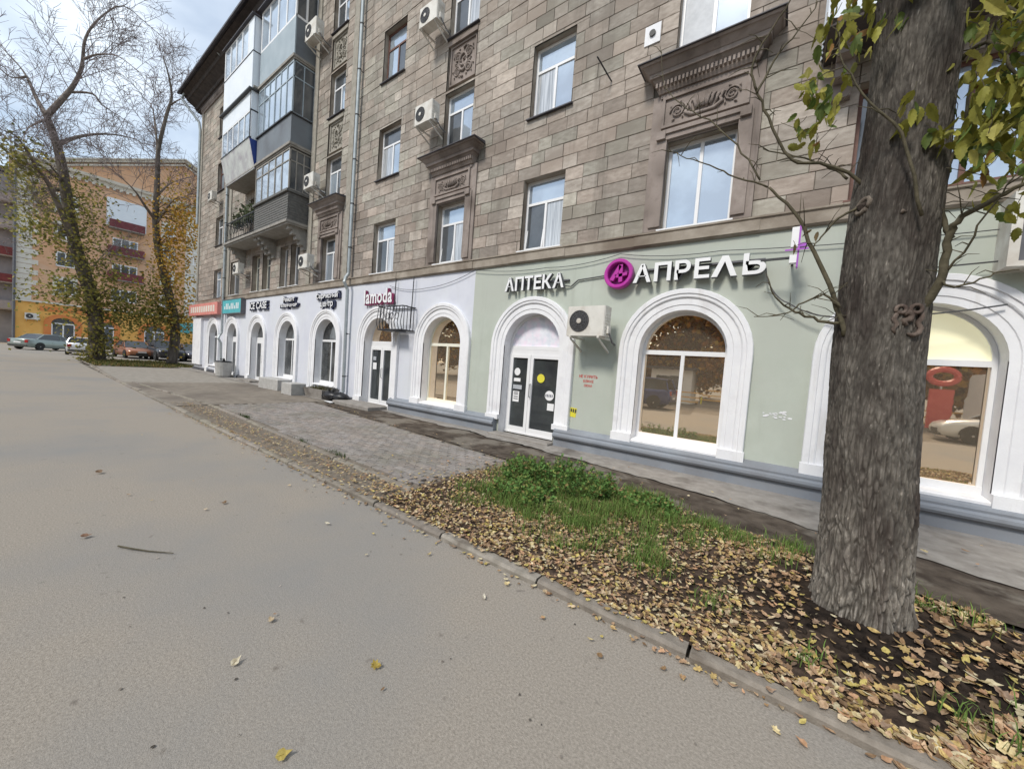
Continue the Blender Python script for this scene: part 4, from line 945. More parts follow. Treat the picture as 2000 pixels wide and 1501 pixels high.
# ------------------------------------------------------------------ things standing by the wall
def blockobj(label, x, y, rz, L_, Wd, H):
    b = MB(); c = math.cos(rz); s_ = math.sin(rz)
    b.cbox(-L_/2, L_/2, -Wd/2, Wd/2, 0, H, .02); b.v = [(x+c*p[0]-s_*p[1], y+s_*p[0]+c*p[1], p[2]+.025) for p in b.v]
    o = b.obj('concrete_block', M['urn']); tag(o, label, 'concrete block', 'concrete blocks by the shopfronts')
blockobj('nearer squat grey concrete block next to the mossy planter', -14.3, 6.12, .03, .75, .5, .42)
blockobj('farther grey concrete block standing behind the squat block', -16.4, 6.3, .05, 1.6, .5, .42)
s = empty('stone_planter', (-13.1, 6.55, .03)); tag(s, 'low weathered concrete planter with dry greenish growth under the shop window', 'planter')
b = MB(); b.loft([[(x, y, .03) for x, y in ((-13.75, 6.3), (-12.6, 6.3), (-12.6, 6.8), (-13.75, 6.8))], [(x, y, .34) for x, y in ((-13.85, 6.25), (-12.5, 6.25), (-12.5, 6.85), (-13.85, 6.85))], [(x, y, .34) for x, y in ((-13.78, 6.32), (-12.57, 6.32), (-12.57, 6.78), (-13.78, 6.78))], [(x, y, .27) for x, y in ((-13.75, 6.35), (-12.6, 6.35), (-12.6, 6.75), (-13.75, 6.75))]])
b.obj('trough', M['concrete'], s)
b = MB()
for k in range(500):
    c = Vector((R.uniform(-13.75, -12.6), R.uniform(6.3, 6.8), .28)); d = Vector((R.gauss(0, .5), R.gauss(0, .5), 1)).normalized()*R.uniform(.06, .2); e = Vector((R.gauss(0, 1), R.gauss(0, 1), 0)).normalized()*.012
    g = R.uniform(.05, .14); b.tone = (g*1.1, g, g*.5); b.poly([c-e, c+e, c+d*.9+e*.5, c+d])
b.obj('dry_growth', M['grass'], s, fixn=False)
s = empty('dark_bundle', (-12.1, 6.45, .03)); tag(s, 'black plastic rubbish bags with dark twigs heaped at foot of grey downpipe', 'rubbish')
for k, (x, y, sx, sz) in enumerate(((-12.15, 6.42, .36, .34), (-11.75, 6.52, .3, .3), (-12.5, 6.5, .26, .26))):
    b = MB(); b.smooth = True; rings = []
    for i in range(9):
        th = math.pi*i/8; rings.append([(x+sx*(math.sin(th)*math.cos(a))*(1+.2*noise.noise(Vector((x*3+math.cos(a)*2, math.sin(a)*2, th*2)))), y+.24*math.sin(th)*math.sin(a), max(.032, .03+sz*.5*(1-math.cos(th))*(1+.15*noise.noise(Vector((a, th*3, k)))))) for a in [j*math.pi/7 for j in range(14)]])
    b.loft(rings); b.obj('bin_bag', M['bag'], s)
b = MB()
for k in range(16):
    a = R.uniform(0, 6.3); b.tube([(-12.15, 6.4, .3), (-12.15+.25*math.cos(a), 6.4+.12*math.sin(a), .42+R.uniform(-.03, .1)), (-12.15+.5*math.cos(a), 6.4+.2*math.sin(a), .36+R.uniform(-.1, .12))], [.014, .012, .004], 4)
b.obj('dark_twigs', M['darkmetal'], s)
b = MB(); b.poly([(-11.95, 6.05, .06), (-11.5, 6.02, .045), (-11.42, 6.2, .07), (-11.7, 6.28, .05), (-11.98, 6.2, .055)]); o = b.obj('paper_scrap', M['white'], None, fixn=False); tag(o, 'crumpled white paper lying before the black rubbish bags', 'paper')
s = empty('litter_urn', (-22.6, 6.35, .03)); tag(s, 'round tapered concrete litter urn with black bag on top', 'litter bin')
b = MB(); b.smooth = False; b.lathe([(.27, .03), (.27, .08), (.31, .1), (.37, .72), (.38, .76), (.34, .77), (.32, .7)], (-22.6, 6.35), 18); b.obj('urn_body', M['urn'], s)
b = MB(); b.smooth = True; b.lathe([(.35, .765), (.36, .80), (.3, .84), (.18, .80), (.02, .78)], (-22.6, 6.35), 12); b.tube([(-22.4, 6.3, .8), (-22.3, 6.25, .95), (-22.25, 6.25, .93)], [.07, .05, .02], 6); b.obj('bin_liner', M['bag'], s)
b = MB(); b.tube([(-20.9, 6.5, 3.15), (-20.7, 6.2, 3.05), (-20.4, 6.25, 3.12)], .03, 6)
# ------------------------------------------------------------------ fallen leaves, grass and weeds
PAL = [(.58, .43, .18), (.52, .37, .18), (.66, .55, .31), (.40, .26, .14), (.26, .17, .10), (.60, .50, .17), (.48, .32, .20), (.70, .62, .42), (.56, .40, .26), (.34, .24, .17), (.64, .51, .34), (.54, .33, .20)]
def leaf_shape(kind_, rnd):   # outline in a unit square, x along the blade
    if kind_ == 0:
        return [(-.5, 0), (-.32, -.14), (-.05, -.22), (.22, -.16), (.5, 0), (.22, .16), (-.05, .22), (-.32, .14)]
    if kind_ == 1:
        return [(-.5, 0), (-.30, -.30), (-.02, -.34), (.12, -.16), (.5, 0), (.12, .16), (-.02, .34), (-.30, .30)]
    return [(-.5, 0), (-.38, -.10), (-.42, -.34), (-.18, -.26), (-.02, -.46), (.1, -.2), (.26, -.24), (.5, 0), (.26, .24), (.1, .2), (-.02, .46), (-.18, .26), (-.42, .34), (-.38, .10)]
def leaf_into(b, c, L_, nrm, yaw, kd, curl, fold=.25):
    n = Vector(nrm).normalized(); u = Vector((math.cos(yaw), math.sin(yaw), 0)); u = (u-n*u.dot(n)).normalized(); v = n.cross(u)
    P = leaf_shape(kd, None); c = Vector(c)
    def at(x, y): return c+u*(x*L_)+v*(y*L_)+n*(L_*(curl*(x*x*2)+fold*abs(y)))
    i = [b.pt(at(x, y)) for x, y in P]; m = [b.pt(at(x, 0)) for x in (-.2, .1)]; h = len(P)//2
    lo = i[:h+1]; hi = [i[0]]+i[:h-1:-1]
    for side in (lo, hi):
        mid = [i[0], m[0], m[1], i[h]]
        f = [mid[0]]+side[1:h]+[mid[3], m[1], m[0]]
        b.face(f if side is lo else f[::-1])
def litter_density(x, y):
    d = 1.0
    g = noise.noise(Vector((x*.8+2, y*.9, 5)))
    d *= .75+.6*g
    wd = math.exp(-(((x+2.0)/1.3)**2+((y-4.5)/.75)**2))      # grassy part keeps fewer leaves
    d *= 1-.6*wd
    t = math.hypot((x-.55), (y-3.5))
    if t < .75: d *= .30
    if x > .3 and y > 2.55: d *= .55
    if noise.noise(Vector((x*3.3, y*3.3, 9))) > .28 and x > -.4: d *= .12
    if y < 2.75 and x < .2: d = max(d, .85)
    if x < -2.4: d = max(d, .75)
    return max(d, .03)
spots = []
while len(spots) < 19000:
    x = -3.5+7.6*R.random()**.85; f = verge_far(x); y = 2.385+(f-2.385)*R.random()
    if R.random() < litter_density(x, y) and math.hypot(x-.54, y-3.55) > .3: spots.append((x, y, 'v'))
for k in range(1300):
    x = -3.6-R.random()**1.6*9; y = R.gauss(2.68, .12)
    if 2.44 < y < 2.98: spots.append((x, y, 'k'))
for k in range(150): spots.append((-3.45-abs(R.gauss(0, .45)), R.uniform(2.9, 4.7), 'p'))
for k in range(560): x = R.uniform(-9, 2.5); spots.append((x, 2.41-abs(R.gauss(0, .035)), 'c'))
for k in range(420): x = R.uniform(-12, 2.5); spots.append((x, 2.302-abs(R.gauss(0, .035)) if k > 70 else 2.3-abs(R.gauss(0, .16)), 'a'))
for k in range(90): x = R.uniform(-11, -3.5); spots.append((x, 5.75-(x+11.95)*.095+R.gauss(0, .12), 'p'))
for k in range(40): spots.append((R.uniform(-3, 3), R.uniform(4.9, 6.4), 'p'))
for k in range(20): spots.append((R.uniform(-10, 1), R.uniform(.4, 2.2), 'a'))
def lz(x, y, w_): return {'v': vz(x, min(max(y, 2.5), 9))+.006, 'k': .05, 'c': .062, 'p': .06, 'a': .012}[w_]
def lsize(x): return R.uniform(.022, .052)*(1.0 if x < -.3 else 1.0+min(.6, (x+.3)*.5))
spots.sort(key=lambda p: (p[0]**2+p[1]**2+1.6**2)/(1 if seen((p[0], p[1], 0)) else .01))
protos = []
for k in range(12):
    b = MB(); leaf_into(b, (0, 0, 0), 1, (R.gauss(0, .12), R.gauss(0, .12), 1), 0, (0, 0, 1, 2)[k % 4], R.uniform(-.15, .5), R.uniform(.05, .45)); protos.append(b.mesh('fallen_leaf', M['litter']))
lit = MB(); nvis = 0
for k, (x, y, w_) in enumerate(spots):
    c = R.choice(PAL); g = R.uniform(.7, 1.18); col = tuple(q*g for q in c); z = lz(x, y, w_)+R.uniform(0, .02 if w_ == 'v' else .006)
    if nvis < 290 and w_ == 'v' and seen((x, y, z)):
        o = link('fallen_leaf', R.choice(protos), verge); L_ = lsize(x); o.scale = (L_,)*3; o.location = (x, y, z+.004)
        o.rotation_euler = (R.gauss(0, .35), R.gauss(0, .35), R.uniform(0, 6.28)); o.color = col+(1,); nvis += 1
    else:
        lit.tone = col; L_ = lsize(x)
        leaf_into(lit, (x, y, z), L_, (R.gauss(0, .35), R.gauss(0, .35), 1) if w_ == 'v' else (R.gauss(0, .12), R.gauss(0, .12), 1), R.uniform(0, 6.28), R.choice((0, 0, 1, 2)), R.uniform(-.1, .5), R.uniform(.05, .4))
cl = MB()
for k in range(420):
    x, y = R.gauss(.7, .75), R.gauss(3.3, .5)
    if not (2.45 < y < verge_far(x)) or math.hypot(x-.54, y-3.56) < .31 or x < -.5: continue
    r = R.uniform(.008, .032); z = vz(x, y); i0 = len(cl.v)
    for a in range(6): cl.pt((x+r*math.cos(a*1.047)*R.uniform(.7, 1.2), y+r*math.sin(a*1.047)*R.uniform(.7, 1.2), z-.004))
    tp = cl.pt((x+R.uniform(-.3, .3)*r, y+R.uniform(-.3, .3)*r, z+r*R.uniform(.5, 1.1)))
    md = [cl.pt((x+.75*r*math.cos(a*1.047+.5), y+.75*r*math.sin(a*1.047+.5), z+r*R.uniform(.3, .7))) for a in range(6)]
    for a in range(6): b_ = (a+1) % 6; cl.face((i0+a, i0+b_, md[a])); cl.face((i0+b_, md[b_], md[a])); cl.face((md[a], md[b_], tp))
kind(cl.obj('soil_clods', M['soil'], verge, fixn=False), 'stuff')
kind(lit.obj('leaf_litter', M['litter'], verge, fixn=False), 'stuff')
def blade(b, c, h, lean, wd):
    c = Vector(c); d = Vector((math.cos(lean[0]), math.sin(lean[0]), 0)); s_ = Vector((-d.y, d.x, 0))*wd
    p1 = c+d*h*lean[1]*.35+Vector((0, 0, h*.6)); p2 = c+d*h*lean[1]+Vector((0, 0, h*(1-.3*lean[1])))
    i = [b.pt(c-s_), b.pt(c+s_), b.pt(p1+s_*.7), b.pt(p1-s_*.7), b.pt(p2)]; b.face((i[0], i[1], i[2], i[3])); b.face((i[3], i[2], i[4]))
gr = MB(); n = 0
tufts = [(R.gauss(-2.0, .75), R.gauss(4.25, .55)) for _ in range(170)]+[(R.gauss(-.7, .7), R.gauss(4.45, .3)) for _ in range(48)]+[(R.gauss(-1.7, .7), R.gauss(3.5, .3)) for _ in range(45)]+[(-.75, 3.1), (-.72, 3.2), (-.8, 3.15), (-1.6, 3.0), (.25, 2.75), (-2.9, 3.1), (-2.5, 3.3), (-1.2, 3.4)]+[(R.uniform(-3.3, 3), R.uniform(2.6, 4.6)) for _ in range(34)]
for tx, ty in tufts:
    if not (-3.5 < tx < 5 and 2.5 < ty < verge_far(tx)+.05) or math.hypot(tx-.54, ty-3.55) < .35: continue
    m_ = R.randint(40, 110); sp = R.uniform(.04, .13); hh = R.uniform(.05, .13)
    for k in range(m_):
        x, y = tx+R.gauss(0, sp), ty+R.gauss(0, sp); g = R.uniform(.6, 1.3)
        gr.tone = (.17*g, .27*g, .065*g) if R.random() < .8 else (.2*g, .19*g, .07*g)
        blade(gr, (x, y, vz(x, y)-.005), hh*R.uniform(.5, 1.4), (R.uniform(0, 6.28), R.uniform(.15, .9)), .0035)
for k in range(26):
    tx = R.uniform(-10, -4.2); ty = 2.9+(-3.42-tx)*.02+R.gauss(.1, .05)
    if noise.noise(Vector((tx*1.2, 3, 3))) < .05: continue
    for j in range(40):
        x, y = tx+R.gauss(0, .12), ty+R.gauss(0, .03); g = R.uniform(.6, 1.2); gr.tone = (.06*g, .10*g, .025*g)
        blade(gr, (x, y, .03), R.uniform(.03, .08), (R.uniform(0, 6.28), R.uniform(.2, .9)), .004)
for k in range(5200):
    x, y = R.uniform(-38, -29.6), R.uniform(2.6, 7.5)
    if y > 5.9 and x > -30.5: continue
    g = R.uniform(.6, 1.3); gr.tone = (.10*g, .12*g, .03*g) if R.random() < .6 else (.24*g, .17*g, .06*g)
    blade(gr, (x, y, .02), R.uniform(.06, .16), (R.uniform(0, 6.28), R.uniform(.2, 1)), .02)
kind(gr.obj('grass', M['grass'], None, fixn=False), 'stuff'); bpy.data.objects['grass']['label'] = 'green grass tufts growing through the leaf litter'
def weed(nm, label, cx, cy, rad, hgt, nst):
    s = empty(nm, (cx, cy, vz(cx, cy))); tag(s, label, 'weed')
    st, lf = MB(), MB()
    for k in range(nst):
        a = R.uniform(0, 6.28); rr = rad*math.sqrt(R.random()); x, y = cx+rr*math.cos(a)*1.25, cy+rr*math.sin(a)*.75; h = hgt*R.uniform(.55, 1.1)*(1-.35*rr/rad)
        l_ = Vector((R.gauss(0, .3)+.35*math.cos(a), R.gauss(0, .3)+.35*math.sin(a), 1)); P = [Vector((x, y, vz(x, y)))+l_*h*t for t in (0, .5, 1)]; st.tone = (.06, .09, .03); st.tube(P, [.005, .004, .002], 4)
        for j in range(32):
            t = R.uniform(.15, 1); c = Vector((x, y, vz(x, y)))+l_*h*t; d = Vector((R.gauss(0, 1), R.gauss(0, 1), R.gauss(.25, .5))).normalized(); L2 = R.uniform(.03, .085)*(1.1-.4*t)
            g = R.uniform(.6, 1.35); lf.tone = (.14*g, .265*g, .07*g) if R.random() < .72 else ((.27*g, .32*g, .09*g) if R.random() < .7 else (.30*g, .22*g, .09*g))
            e = d.cross(Vector((R.gauss(0, 1), R.gauss(0, 1), R.gauss(0, 1)))).normalized()
            for q in (-1, -.4, .3, 1):    # feathery lobes
                p0 = c+d*L2*(.45+.25*q); lf.poly([p0-e*L2*.32*(1.2-abs(q)*.5), p0+d*L2*.12, p0+e*L2*.32*(1.2-abs(q)*.5), p0-d*L2*.10])
    kind(st.obj('stems', M['grass'], s, fixn=False), 'stuff'); kind(lf.obj('leaves', M['grass'], s, fixn=False), 'stuff')
weed('weed_clump', 'big bushy green feathery weed clump at the corner of the paving', -2.35, 4.35, .62, .40, 150)
weed('weed_clump', 'lower green weed clump among yellow leaves nearer the kerb', -2.45, 3.65, .34, .22, 50)
weed('weed_clump', 'small low weed patch at the back of the verge under the shop window', -1.25, 4.55, .4, .16, 50)
# individually visible scraps on the asphalt
def scrap(label, x, y, L_, kd, col, rz, cat='leaf', nm='fallen_leaf', tilt=.2, m='litter'):
    b = MB(); b.tone = col; leaf_into(b, (x, y, .012+L_*.06), L_, (tilt, -tilt*.5, 1), rz, kd, .35, .4); o = b.obj(nm, M[m], None, fixn=False); tag(o, label, cat, 'leaves lying on the asphalt')
scrap('curled yellow brown leaf alone on asphalt right of the middle foreground', -1.56, 1.13, .055, 2, (.42, .32, .08), .6, tilt=.5)
scrap('pale dry folded leaf alone on asphalt left of the foreground centre', -2.1, .69, .055, 1, (.62, .56, .42), 2.0, tilt=.5)
scrap('yellow leaf at the bottom edge of the picture on asphalt', -1.45, .65, .06, 1, (.50, .40, .12), 1.2, tilt=.4)
scrap('pale little leaf in the middle of asphalt far from kerb', -3.31, 1.77, .06, 0, (.66, .62, .5), .4)
scrap('pale dry leaf on asphalt nearest to the kerb', -1.52, 1.94, .05, 0, (.7, .66, .55), 2.4)
scrap('tiny brownish leaf far left on the asphalt', -6.32, .63, .09, 1, (.22, .15, .1), .3)
scrap('brown leaf on asphalt left of the thin twig', -4.33, .37, .07, 1, (.25, .15, .1), 1.3)
b = MB(); b.tube([(-3.98, .50, .012), (-3.85, .56, .016), (-3.74, .63, .012), (-3.58, .74, .014)], [.006, .006, .005, .003], 5); o = b.obj('twig', M['twig_near']); tag(o, 'thin straight dark twig lying on the asphalt', 'twig')
b = MB()
for k in range(90):
    x, y = R.uniform(-9, 0), R.uniform(.3, 2.2); s_ = R.uniform(.004, .009); g = R.uniform(.04, .5); b.tone = (g, g*.9, g*.8)
    b.poly([(x+s_*math.cos(a+k)*R.uniform(.6, 1.2), y+s_*math.sin(a+k)*R.uniform(.6, 1.2), .004+R.uniform(0, .004)) for a in (0, 1.2, 2.5, 3.8, 5)])
kind(b.obj('grit', M['litter'], None, fixn=False), 'stuff'); bpy.data.objects['grit']['label'] = 'small bits of grit scattered over the asphalt'
# ------------------------------------------------------------------ near maple
mt = empty('maple_tree', (.54, 3.56, 0)); tag(mt, 'thick grey barked maple trunk standing in leaves at the right with yellow green leaves', 'tree')
b = MB(); b.smooth = True; NS, NR = 520, 560; ZTOP = 7.2; top = []
ring = None
for j in range(NR+1):
    z = -.05+(ZTOP+.05)*(j/NR)**1.35; t = max(z, 0)
    def ip(tab):
        for (ta, va), (tb, vb_) in zip(tab, tab[1:]):
            if t <= tb: q = (t-ta)/(tb-ta); q = q*q*(3-2*q); return va+(vb_-va)*q
        return tab[-1][1]
    cx = ip([(0, .562), (.7, .545), (1.3, .52), (1.9, .505), (2.6, .507), (3.6, .517), (4.2, .525), (7.2, .62)]); cy = 3.57
    r0 = ip([(0, .238), (.8, .24), (1.9, .237), (2.9, .228), (3.6, .21), (4.1, .214), (4.8, .24), (7.2, .26)])+.045*math.exp(-t/.16)
    ids_ = []
    for i in range(NS):
        a = 2*math.pi*i/NS; ca, sa = math.cos(a), math.sin(a)
        wob = noise.noise(Vector((ca*.7, sa*.7, z*1.5)))*.05
        aa = a+wob*3
        w2 = noise.noise(Vector((ca*6, sa*6, z*5)))
        dv = noise.voronoi(Vector((math.cos(aa)*10.5+w2*.5, math.sin(aa)*10.5-w2*.5, z*6.8+w2*1.2)))[0]
        df = min(1, (dv[1]-dv[0])/.38); df = df*df*(3-2*df)
        r2 = noise.noise(Vector((math.cos(aa)*30, math.sin(aa)*30, z*16+7)))
        rid = df*.85+.15*(1-abs(r2)*2.2)
        flare = 1+.13*math.exp(-t/.14)*math.sin(a*5+1.3)+.05*math.exp(-t/.1)*math.sin(a*9)
        kn = .05*math.exp(-(((a+.15-2*math.pi*(a > math.pi))**2)/.02+((z-2.9)/.09)**2)) if False else 0
        r = r0*flare*(1+.07*noise.noise(Vector((ca*1.3, sa*1.3, z*.7+4)))) + (.007+.016*math.exp(-t/.6))*max(-.5, rid-.25)
        lowp = math.exp(-((t-.35)/.45)**2); e_ = math.exp(-t/.6); g = .68-.33*e_+(.28+.48*e_)*max(0, min(1, rid)); g *= 1+.25*w2
        wl = 1+.55*lowp; up_ = 1-.16*min(1, max(0, t-1.2)/1.6)
        sp = noise.noise(Vector((ca*30, sa*30, z*26)))
        gg = g*wl*up_*(2.2 if sp > .60 else 1)
        b.tone = (gg*1.02, gg, gg*.97)
        ids_.append(b.pt((cx+r*ca, cy+r*sa, z)))
    if ring:
        for i in range(NS): b.face((ring[i], ring[(i+1) % NS], ids_[(i+1) % NS], ids_[i]))
    ring = ids_
b.face(ring)
b.obj('trunk', M['bark'], mt, fixn=False)
# burls
def torus(b, c, nrm, r, t, n=14, m=7, sq=1):
    nrm = Vector(nrm).normalized(); u = nrm.orthogonal().normalized(); v = nrm.cross(u)
    b.tube([Vector(c)+u*r*math.cos(2*math.pi*k/n)+v*r*sq*math.sin(2*math.pi*k/n)+nrm*.008*noise.noise(Vector((k, r*50, 1))) for k in range(n+1)], [t*(1+.25*noise.noise(Vector((k*.9, r*99, 3)))) for k in range(n+1)], m)
b = MB(); b.smooth = True; fx, fz = .592, 2.09; V0 = Vector((-.12, -1, .1))
def onb(u, v, o=0): 
    a = math.asin(max(-.95, min(.95, (fx+u-.505)/.236))); return Vector((.505+(.233+o)*math.sin(a), 3.57-(.233+o)*math.cos(a), fz+v))
b.tone = (1.15, .98, .92)
for u, v, r in ((-.035, .06, .024), (.035, .066, .026)): torus(b, onb(u, v, .012), (.15, -1, .1), r, .011)
P = [(-.05, .035), (-.062, 0), (-.045, -.035), (-.06, -.065), (-.05, -.09)]; b.tube([onb(*p, .012) for p in P], [.012, .015, .013, .012, .006], 7)
P = [(.06, .05), (.066, .015), (.05, -.02), (.066, -.05), (.058, -.085), (.03, -.10), (.005, -.09)]; b.tube([onb(*p, .012) for p in P], [.013, .016, .014, .017, .016, .013, .006], 7)
P = [(-.02, .03), (0, .045), (.02, .03), (.015, .0), (-.015, -.01), (0, -.04)]; b.tube([onb(*p, .004) for p in P], [.02, .022, .02, .022, .02, .015], 7)
b.obj('burl', M['bark'], mt)
b = MB(); b.smooth = True; b.tone = (1.3, 1.2, 1.1)
torus(b, (.335, 3.425, 2.87), (-.75, -.7, .1), .034, .018, sq=1.5); b.tone = (.4, .35, .33); b.tube([(.36, 3.45, 2.90), (.325, 3.42, 2.865), (.34, 3.45, 2.82)], [.024, .028, .02], 8)
b.obj('branch_scar', M['bark'], mt); b = MB(); b.smooth = True; b.tone = (1.5, 1.4, 1.3); b.tube([(.50, 3.345, 2.76), (.515, 3.337, 2.772), (.53, 3.345, 2.765)], [.006, .014, .006], 6)
b.obj('branch_scar', M['bark'], mt)
T1_TRUNK= [(-35.5, 3.32, 0.0), (-35.5, 3.14, 3.4), (-35.5, 2.66, 5.53), (-35.5, 2.27, 7.29), (-35.5, 2.0, 9.34), (-35.5, 1.76, 11.33), (-35.5, 1.58, 12.43), (-35.5, 1.32, 13.46), (-35.5, 1.13, 14.07)]
T1_LIMBS=[
  [(-35.5, 1.13, 14.07), (-36.25, 0.78, 15.13), (-37.0, 0.46, 16.36), (-37.75, 0.06, 17.26), (-38.5, -0.48, 18.07)] ,
  [(-35.5, 1.13, 13.99), (-35.12, 1.75, 15.32), (-34.75, 2.1, 16.13), (-34.37, 2.35, 17.15), (-34.0, 2.44, 18.63), (-33.62, 2.94, 19.96), (-33.25, 3.79, 21.12), (-32.87, 4.72, 20.69), (-32.5, 5.59, 20.11)] ,
  [(-35.5, 2.33, 7.0), (-34.7, 1.81, 8.37), (-33.9, 1.21, 9.83), (-33.1, 0.74, 10.39), (-32.3, 0.16, 11.31), (-31.5, -0.37, 11.22)] ,
  [(-35.5, 2.27, 7.14), (-36.5, 1.82, 8.07), (-37.5, 1.06, 8.59), (-38.5, 0.41, 9.14), (-39.5, -0.06, 9.62)] ,
  [(-35.5, 1.67, 12.77), (-36.0, 2.32, 13.62), (-36.5, 3.19, 14.42), (-37.0, 4.14, 15.02), (-37.5, 5.17, 15.34), (-38.0, 6.17, 15.0)] ,
  [(-35.5, 1.96, 15.88), (-35.0, 2.82, 16.14), (-34.5, 3.19, 15.53), (-34.0, 3.78, 15.1), (-33.5, 4.38, 14.67)] ,
  [(-36.7, 0.45, 16.24), (-37.1, -0.11, 16.02), (-37.5, -0.8, 16.7)] ,
  [(-34.0, 2.42, 17.47), (-33.16, 2.83, 17.64), (-32.33, 3.54, 17.7), (-31.5, 4.27, 17.0)] ,
  [(-35.5, 1.04, 13.73), (-34.5, 0.5, 12.69), (-33.5, 0.33, 11.62)] ,
  [(-35.5, 2.71, 5.23), (-36.5, 3.53, 6.84), (-37.5, 4.32, 8.22)] ,
]
T2_TRUNK= [(-34.41, 6.68, 0.0), (-34.41, 6.81, 2.58), (-34.41, 6.43, 4.82), (-34.41, 6.09, 6.3), (-34.41, 5.8, 7.92), (-34.41, 5.66, 9.56), (-34.41, 5.67, 11.23), (-34.41, 5.68, 12.89), (-34.41, 5.7, 14.22), (-34.41, 6.03, 16.54), (-34.41, 6.25, 17.83), (-34.41, 6.09, 19.05), (-34.41, 5.77, 20.13)]
T2_LIMBS=[
  [(-34.41, 5.66, 9.56), (-33.91, 5.11, 10.08), (-33.41, 4.56, 10.71), (-32.91, 3.94, 11.1), (-32.41, 3.35, 11.3)] ,
  [(-34.41, 5.66, 13.87), (-35.08, 5.6, 16.02), (-35.74, 5.49, 17.34), (-36.41, 5.16, 17.88)] ,
  [(-34.41, 6.21, 17.31), (-33.66, 6.49, 17.55), (-32.91, 6.84, 17.66)] ,
  [(-34.41, 5.75, 11.26), (-35.08, 6.38, 12.35), (-35.74, 7.17, 13.21), (-36.41, 8.01, 13.92)] ,
  [(-34.41, 5.67, 9.22), (-33.74, 6.17, 10.63), (-33.08, 6.53, 11.14), (-32.41, 6.96, 11.01)] ,
]
MAPLE=[
  [(0.313, 3.45, 1.996), (0.23, 3.413, 2.278), (0.095, 3.375, 2.585), (-0.048, 3.338, 2.883), (-0.215, 3.3, 3.067)] ,
  [(-0.215, 3.3, 3.067), (-0.418, 3.275, 3.178), (-0.599, 3.25, 3.289), (-0.788, 3.225, 3.386), (-0.916, 3.2, 3.478)] ,
  [(-0.269, 3.3, 3.135), (-0.405, 3.32, 3.369), (-0.607, 3.34, 3.655), (-0.86, 3.36, 3.893), (-1.052, 3.38, 4.145), (-1.136, 3.4, 4.542)] ,
  [(0.339, 3.5, 3.029), (0.232, 3.44, 3.122), (0.069, 3.38, 3.205), (-0.094, 3.32, 3.24), (-0.257, 3.26, 3.554), (-0.342, 3.2, 3.728)] ,
  [(-0.342, 3.2, 3.728), (-0.378, 3.175, 3.906), (-0.3, 3.15, 4.067), (-0.184, 3.125, 4.23), (-0.158, 3.1, 4.393)] ,
  [(-0.342, 3.2, 3.728), (-0.26, 3.233, 3.933), (-0.128, 3.267, 4.11), (-0.031, 3.3, 4.295)] ,
  [(0.24, 3.5, 3.105), (0.134, 3.533, 3.236), (-0.022, 3.567, 3.349), (-0.297, 3.6, 3.511)] ,
  [(0.311, 3.45, 2.078), (0.169, 3.425, 2.102), (0.017, 3.4, 2.164), (-0.1, 3.375, 2.269), (-0.158, 3.35, 2.401)] ,
  [(0.27, 3.4, 2.185), (0.179, 3.375, 2.273), (0.069, 3.35, 2.219), (-0.027, 3.325, 2.138), (-0.226, 3.3, 2.108)] ,
  [(0.345, 3.45, 2.887), (0.217, 3.417, 2.811), (0.141, 3.383, 2.706), (0.092, 3.35, 2.613)] ,
  [(0.592, 3.3, 2.718), (0.451, 3.25, 3.223), (0.288, 3.2, 3.434), (0.14, 3.15, 3.678), (0.093, 3.1, 3.883)] ,
  [(0.672, 3.45, 2.163), (0.727, 3.417, 2.33), (0.74, 3.383, 2.569), (0.753, 3.35, 2.677), (0.855, 3.317, 2.749), (0.966, 3.283, 2.81), (1.077, 3.25, 2.927)] ,
  [(0.76, 3.45, 2.603), (0.716, 3.47, 2.727), (0.706, 3.49, 3.023), (0.764, 3.51, 3.268), (0.784, 3.53, 3.582), (0.876, 3.55, 3.981)] ,
  [(0.723, 3.4, 2.326), (0.792, 3.367, 2.283), (0.896, 3.333, 2.327), (0.993, 3.3, 2.353)] ,
  [(0.75, 3.4, 2.387), (0.803, 3.333, 2.514), (0.862, 3.267, 2.713), (0.917, 3.2, 2.866)] ,
  [(0.693, 3.6, 4.11), (0.771, 3.5, 4.113), (0.899, 3.4, 3.823), (1.018, 3.3, 3.45)] ,
  [(0.733, 3.6, 3.775), (0.826, 3.533, 3.811), (0.947, 3.467, 3.508), (1.048, 3.4, 3.122)] ,
  [(0.704, 3.5, 2.22), (0.701, 3.5, 2.514), (0.69, 3.5, 2.742), (0.637, 3.5, 3.076)] ,
]
RADS = [(.018, .008), (.007, .0025), (.007, .0025), (.012, .008), (.009, .003), (.009, .003), (.009, .004), (.012, .004), (.009, .003), (.010, .004), (.010, .003), (.026, .008), (.015, .005), (.008, .003), (.007, .003), (.016, .006), (.014, .005), (.009, .003)]
def smooth_path(P, k=4):
    P = [Vector(p) for p in P]; o = []
    for i in range(len(P)-1):
        p0, p1, p2, p3 = P[max(i-1, 0)], P[i], P[i+1], P[min(i+2, len(P)-1)]
        for j in range(k):
            t = j/k; o.append(.5*((2*p1)+(p2-p0)*t+(2*p0-5*p1+4*p2-p3)*t*t+(3*p1-p0-3*p2+p3)*t**3))
    o.append(P[-1]); return o
